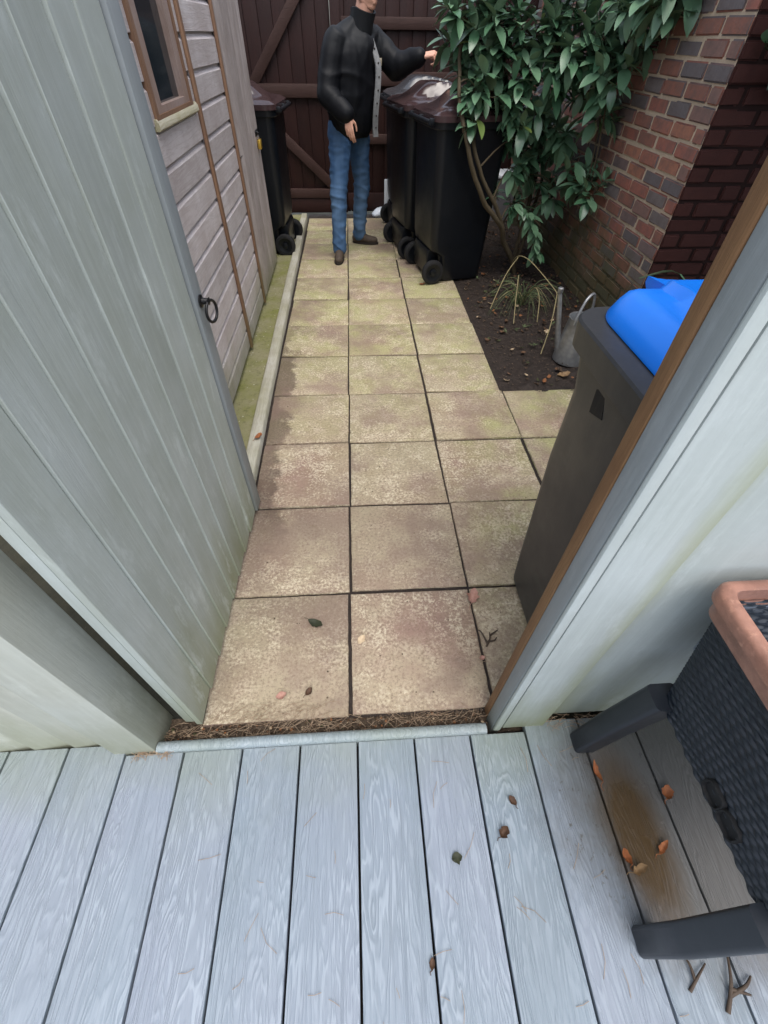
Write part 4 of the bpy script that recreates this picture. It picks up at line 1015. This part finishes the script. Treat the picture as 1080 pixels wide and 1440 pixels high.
# dry sedge tuft
gr = empty('grass_tuft', (1.33, 3.02, 0)); tag(gr, 'straggling grass tuft with bent dry straw stalks in the soil bed', 'grass')
b = bmesh.new(); b2 = bmesh.new()
def blade(bm, pts, w_):
    p = smoothpath(pts, 5); rows = []
    for i, q in enumerate(p):
        t = (p[min(i + 1, len(p) - 1)] - p[max(i - 1, 0)]).normalized(); s = t.cross(Vector((.3, -.8, .5))).normalized(); k_ = w_ * (1 - .8 * i / (len(p) - 1))
        n_ = t.cross(s) * k_ * .5
        rows.append([bm.verts.new(q - s * k_), bm.verts.new(q + n_), bm.verts.new(q + s * k_)])
    for a, c_ in zip(rows, rows[1:]):
        for i in (0, 1): bm.faces.new((a[i], a[i + 1], c_[i + 1], c_[i]))
for i in range(46):
    a = rb.random() * 6.28; L = rb.uniform(.12, .34); d = Vector((math.cos(a), math.sin(a) * .8 - .2, 0)); p0 = Vector((rb.uniform(-.04, .04), rb.uniform(-.04, .04), -.02))
    blade(b, [p0, p0 + d * L * .35 + Vector((0, 0, L * .55)), p0 + d * L * .8 + Vector((0, 0, L * .50)), p0 + d * L * 1.15 + Vector((0, 0, L * .12))], .0032)
link('green_blades', b, 'sedge', gr, smooth='leaf')
for pts in ([(.0, .40, -.02), (-.02, .30, .16), (-.03, .16, .29), (.02, .0, .31), (.10, -.35, .25), (.105, -.42, .235)], [(.105, -.42, .235), (.04, -.60, .12), (-.06, -.80, .005)], [(-.03, .14, .29), (-.14, .02, .20), (-.25, -.12, .02)],
            [(.0, .02, .0), (-.06, -.05, .23), (-.10, -.20, .15), (-.13, -.36, .01)], [(.02, .0, .0), (.06, -.10, .16), (.07, -.22, .13), (.05, -.34, .01)]):
    tube(b2, smoothpath(pts, 5), .0034, 5)
for i in range(9):
    p0 = Vector((rb.uniform(-.05, .05), rb.uniform(-.05, .05), 0)); a = rb.uniform(2.4, 5.4); L = rb.uniform(.16, .32)
    blade(b2, [p0, p0 + Vector((math.cos(a) * L * .4, math.sin(a) * L * .4, L * .6)), p0 + Vector((math.cos(a) * L, math.sin(a) * L, L * .3))], .0026)
link('straw_stalks', b2, 'straw', gr, smooth=60)
# strappy plant in the shaded side passage
iv = empty('strap_leaf_plant', (1.75, 1.45, -.03)); tag(iv, 'dark strap leaved plant just visible past the door post', 'plant')
b = bmesh.new()
for i in range(16):
    a = rb.random() * 6.28; L = rb.uniform(.45, .8); d = Vector((math.cos(a), math.sin(a), 0))
    blade(b, [Vector((0, 0, 0)), d * L * .2 + Vector((0, 0, L * .6)), d * L * .5 + Vector((0, 0, L * .85)), d * L * .85 + Vector((0, 0, L * .7))], .016)
link('leaves', b, 'leaf', iv, smooth='leaf')

ivy = empty('ivy', (2.05, 2.26, 1.3)); tag(ivy, 'dark green ivy hanging on the shaded end of the brick wall', 'ivy')
b = bmesh.new(); b2 = bmesh.new()
tube(b2, smoothpath([(.05, .025, .9), (.02, .02, .5), (.0, .02, .2), (-.02, .02, .0)], 6), .004, 6)
for i in range(150):
    p0 = Vector((rb.gauss(.06, .10), rb.uniform(-.06, .015), rb.uniform(-.02, .8)))
    leaf(b, p0, Vector((rb.uniform(-.7, .7), rb.uniform(-.8, .0), rb.uniform(-1, .2))), Vector((0, -1, .5)), rb.uniform(.05, .085), rb.uniform(.018, .028), .25)
link('leaves', b, 'ivy', ivy, smooth='leaf'); link('stem', b2, 'bark', ivy, smooth=60)
# ------------------------------------------------------------------ litter and fallen leaves
rl = random.Random(5)
def dry_leaf(bm, L, w_, curl, lobes=0, seed=0):
    ns, nw = 9, 4; rows = []
    for i in range(ns + 1):
        t = i / ns; wd = w_ * math.sin(PI * min(1, t * .95 + .03)) ** .75
        if lobes: wd *= .72 + .42 * abs(math.sin(t * PI * lobes))
        row = []
        for j in range(nw + 1):
            s = -1 + 2 * j / nw
            z = curl * L * (t - .45) ** 2 * 2.2 + curl * wd * s * s * 1.3 + .10 * L * noise.noise(Vector((t * 4, s * 2, seed)))
            row.append(bm.verts.new((L * (t - .5), wd * s * (1 + .45 * noise.noise(Vector((t * 6, s, seed + 3)))), z + .07 * L * noise.noise(Vector((t * 9, s * 4, seed + 8))))))
        rows.append(row)
    for a, b_ in zip(rows, rows[1:]):
        for j in range(nw): bm.faces.new((a[j], a[j + 1], b_[j + 1], b_[j]))
    zm = min(v_.co.z for v_ in bm.verts)
    for v_ in bm.verts: v_.co.z += -zm
def fleaf(x, y, z, L, w_, rz, curl, mat, label, lobes=0, group='fallen leaves and scraps', stalk=True, tilt=0):
    b = bmesh.new(); dry_leaf(b, L, w_, curl, lobes, rl.random() * 50)
    if stalk: tube(b, smoothpath([(-L * .5, 0, b.verts[:][2].co.z), (-L * .62, .004, .003), (-L * .85, .002, .002)], 3), .0009, 5)
    o = link('fallen_leaf', b, mat, smooth='leaf', loc=(x, y, z)); o.rotation_euler = (tilt, 0, rz); tag(o, label, 'leaf', group); return o
DZ = .0315
fleaf(.458, .40, .003, .062, .020, 1.2, .55, 'leaf_pink', 'large pinkish curled leaf lying on the joint between two slabs', 3)
fleaf(-.125, .325, .003, .058, .015, -.5, .30, 'leaf_dark', 'dark green leaf lying flat on the front left slab')
fleaf(.037, .255, .003, .038, .011, 1.0, .15, 'leaf_cream', 'small cream scrap on the front middle slab', 0, stalk=False)
fleaf(-.222, .075, .003, .034, .012, .3, .5, 'leaf_pink', 'small pink petal like leaf on the front left slab', 0, stalk=False)
fleaf(-.135, .083, .003, .028, .010, .9, .6, 'leaf_brown', 'tiny dark brown leaf near the front edge of the left slab')
fleaf(.445, .165, .003, .020, .008, .2, .6, 'leaf_pink', 'tiny pink scrap close to the door post on the slab', 0, stalk=False)
fleaf(-.455, 1.355, .047, .045, .014, .9, .4, 'leaf_orange', 'orange leaf resting on the timber edging board')
fleaf(.395, -.318, DZ, .030, .012, .8, .8, 'leaf_brown', 'crumpled dark brown leaf caught in a deck gap', 2)
fleaf(.436, -.25, DZ, .026, .009, 2.2, .5, 'leaf_brown', 'small reddish brown leaf on the deck nearest the right fence post')
fleaf(.265, -.363, DZ, .027, .012, .2, .2, 'leaf_dark', 'dark olive leaf lying flat in the middle of a deck board', 0, stalk=False)
fleaf(.178, -.545, DZ, .022, .006, 1.4, .5, 'leaf_brown', 'sliver of brown leaf on the deck at the bottom centre')
fleaf(.865, -.255, DZ, .036, .015, 1.1, .45, 'leaf_orange', 'rounded orange leaf on the deck beneath the planter body')
fleaf(.795, -.372, DZ, .040, .008, .7, .5, 'leaf_orange', 'narrow orange leaf across a deck gap beneath the planter')
fleaf(.692, -.385, DZ, .034, .010, 1.9, .8, 'leaf_orange', 'folded orange leaf at the left edge of the brown stain')
fleaf(.712, -.412, DZ, .038, .010, .3, .9, 'leaf_tan', 'split tan leaf with stalks on the brown stain', 2)
fleaf(.690, -.195, DZ, .055, .007, 1.7, .6, 'leaf_orange', 'thin orange leaf in the deck gap by the rear planter leg')
fleaf(.885, -.520, DZ, .022, .008, .4, .5, 'leaf_cream', 'pale cream leaf scrap by the front planter leg', 0, stalk=False)
fleaf(1.40, 2.52, .01, .055, .018, 1.2, .3, 'leaf_cream', 'pale cream leaf on the soil near the watering can')
fleaf(1.32, 1.93, .012, .085, .026, .2, .35, 'leaf_tan', 'broad tan leaf on the soil at the edge of the slabs')
fleaf(.62, 3.55 - .12, .003, .05, .014, .1, .4, 'leaf_orange', 'small orange leaf on the slab in front of the bin wheels')
# twigs on slab and deck
def twig(pts, r, label, mat='twig'):
    b = bmesh.new()
    for p in pts: tube(b, smoothpath(p, 4), [r * (1 - .6 * i / (4 * (len(p) - 1))) for i in range(4 * (len(p) - 1) + 1)], 6)
    o = link('twig', b, mat, smooth=60); tag(o, label, 'twig', 'twigs and sprigs'); return o
twig([[(.468, .205, .004), (.485, .23, .010), (.49, .258, .006)], [(.478, .222, .008), (.500, .225, .010), (.512, .238, .005)], [(.474, .215, .008), (.46, .255, .014), (.45, .27, .006)], [(.49, .245, .01), (.52, .262, .012)]], .0042, 'dark tangled twig clump on the slab joint beside the door post', 'twig')
twig([[(.735, -.62, DZ), (.760, -.598, DZ + .01), (.790, -.580, DZ + .004)], [(.752, -.604, DZ + .006), (.752, -.58, DZ + .008), (.748, -.565, DZ + .002)]], .004, 'small forked dark sprig on the deck below the front planter leg')
twig([[(.80, -.655, DZ), (.826, -.612, DZ + .012), (.848, -.568, DZ + .004)], [(.815, -.63, DZ + .008), (.855, -.618, DZ + .012), (.88, -.605, DZ + .004)], [(.82, -.62, DZ + .01), (.86, -.632, DZ + .01)]], .005, 'larger forked dark sprig on the deck by the front planter leg')
# uncountable needles and crumbs
b = bmesh.new()
def needle(x, y, z, L, a, lift=.0):
    p = Vector((x, y, z)); d_ = Vector((math.cos(a), math.sin(a), 0)); s = Vector((-d_.y, d_.x, 0))
    tube(b, [p - d_ * L / 2, p + s * L * rl.uniform(-.12, .12) + Vector((0, 0, lift + .001)), p + d_ * L / 2 + Vector((0, 0, lift))], .0006, 4)
for i in range(190): needle(rl.uniform(-.56, .42), -.02 + rl.gauss(0, .014), -.008 + rl.random() * .012, rl.uniform(.02, .06), rl.gauss(0, .7), rl.random() * .006)
for i in range(90): needle(rl.gauss(-.22, .10), rl.uniform(-.01, .05), .003 + rl.random() * .004, rl.uniform(.03, .07), rl.gauss(.4, .6), rl.random() * .008)
for i in range(130): needle(rl.uniform(-.4, .9), rl.uniform(.03, 2.0), .0035, rl.uniform(.012, .045), rl.random() * 3.1, .001)
for i in range(48): needle(rl.uniform(-.45, .75), rl.uniform(-.75, -.09), DZ + .001, rl.uniform(.015, .07), rl.random() * 3.1, .001)
for i in range(60): needle(rl.uniform(.58, .86), -.055 + rl.gauss(0, .012), DZ + .001, rl.uniform(.02, .06), rl.gauss(0, .5), .004)
for i in range(50): needle(rl.uniform(-.62, -.52), -.075 + rl.gauss(0, .008), DZ + .001, rl.uniform(.02, .05), rl.random() * 3.1, .004)
stuff(link('pine_needles', b, 'needle'), 'dry pine needles scattered in the gap and over deck and slabs', 'pine needles')
b = bmesh.new()
def crumb(x, y, z, r):
    t = bmesh.new(); bmesh.ops.create_icosphere(t, subdivisions=1, radius=1)
    for v_ in t.verts: v_.co = Vector((v_.co.x * r * rl.uniform(.6, 1.3), v_.co.y * r * rl.uniform(.6, 1.3), v_.co.z * r * .6))
    merge(b, t, Matrix.Translation((x, y, z)))
for i in range(1300): crumb(rl.uniform(-.56, .42), rl.uniform(-.045, .004), -.014 + rl.random() * .008, rl.uniform(.0015, .0055))
for i in range(1500): x = rl.uniform(.93, 1.8); crumb(x, rl.uniform(1.85, 5.3), .0 + .03 * max(0, min(1, (x - 1.0) / .6)), rl.uniform(.002, .0065))
for i in range(160): crumb(rl.uniform(-.44, .9), rl.uniform(.02, 3.4), .003, rl.uniform(.0015, .0035))
stuff(link('soil_crumbs', b, 'grit'), 'loose soil crumbs and grit along the gap and in the bed', 'crumbs')
b = bmesh.new()
for i in range(420):
    t = bmesh.new(); L = rl.uniform(.014, .042); dry_leaf(t, L, L * rl.uniform(.2, .38), rl.uniform(.1, .7), 0, rl.random() * 40)
    x = rl.uniform(.95, 1.80); y = rl.uniform(1.84, 5.2)
    merge(b, t, Matrix.Translation((x, y, -.004 + .03 * max(0, min(1, (x - 1.0) / .6)))) @ Matrix.Rotation(rl.random() * 6.28, 4, 'Z') @ Matrix.Rotation(rl.uniform(-.4, .4), 4, 'X'))
for i in range(260):
    t = bmesh.new(); bmesh.ops.create_icosphere(t, subdivisions=1, radius=1); r = rl.uniform(.002, .0055)
    for v_ in t.verts: v_.co = Vector((v_.co.x * r * rl.uniform(.6, 1.4), v_.co.y * r * rl.uniform(.6, 1.4), v_.co.z * r * .5))
    merge(b, t, Matrix.Translation((rl.uniform(-.55, .42), rl.uniform(-.042, .0), -.008)))
lt_ = link('leaf_litter', b, None, smooth='leaf')
kk = MT('litter_mix'); isl = kk.geo.outputs['Random Per Island']
M['litter'] = kk.fin(kk.ramp(isl, [(0, (.055, .035, .022)), (.45, (.10, .055, .03)), (.72, (.20, .085, .035)), (.86, (.045, .05, .02)), (.94, (.34, .26, .17))], 'CONSTANT'), .7, .25)
lt_.data.materials.append(M['litter']); stuff(lt_, 'dead leaf scraps and chips over the dark soil and in the gap', 'leaf litter')
# low weeds along the wall foot
b = bmesh.new()
for i in range(46):
    x = rl.uniform(1.1, 1.8); y = rl.uniform(2.3, 3.6); p0 = Vector((x, y, .01))
    for j in range(3):
        a = rl.random() * 6.28; leaf(b, p0, Vector((math.cos(a), math.sin(a), rl.uniform(.2, 1))), Vector((0, 0, 1)), rl.uniform(.02, .05), rl.uniform(.004, .009), .3)
stuff(link('seedling_weeds', b, 'sedge', smooth='leaf'), 'tiny green weeds sprouting on the soil bed', 'weeds')
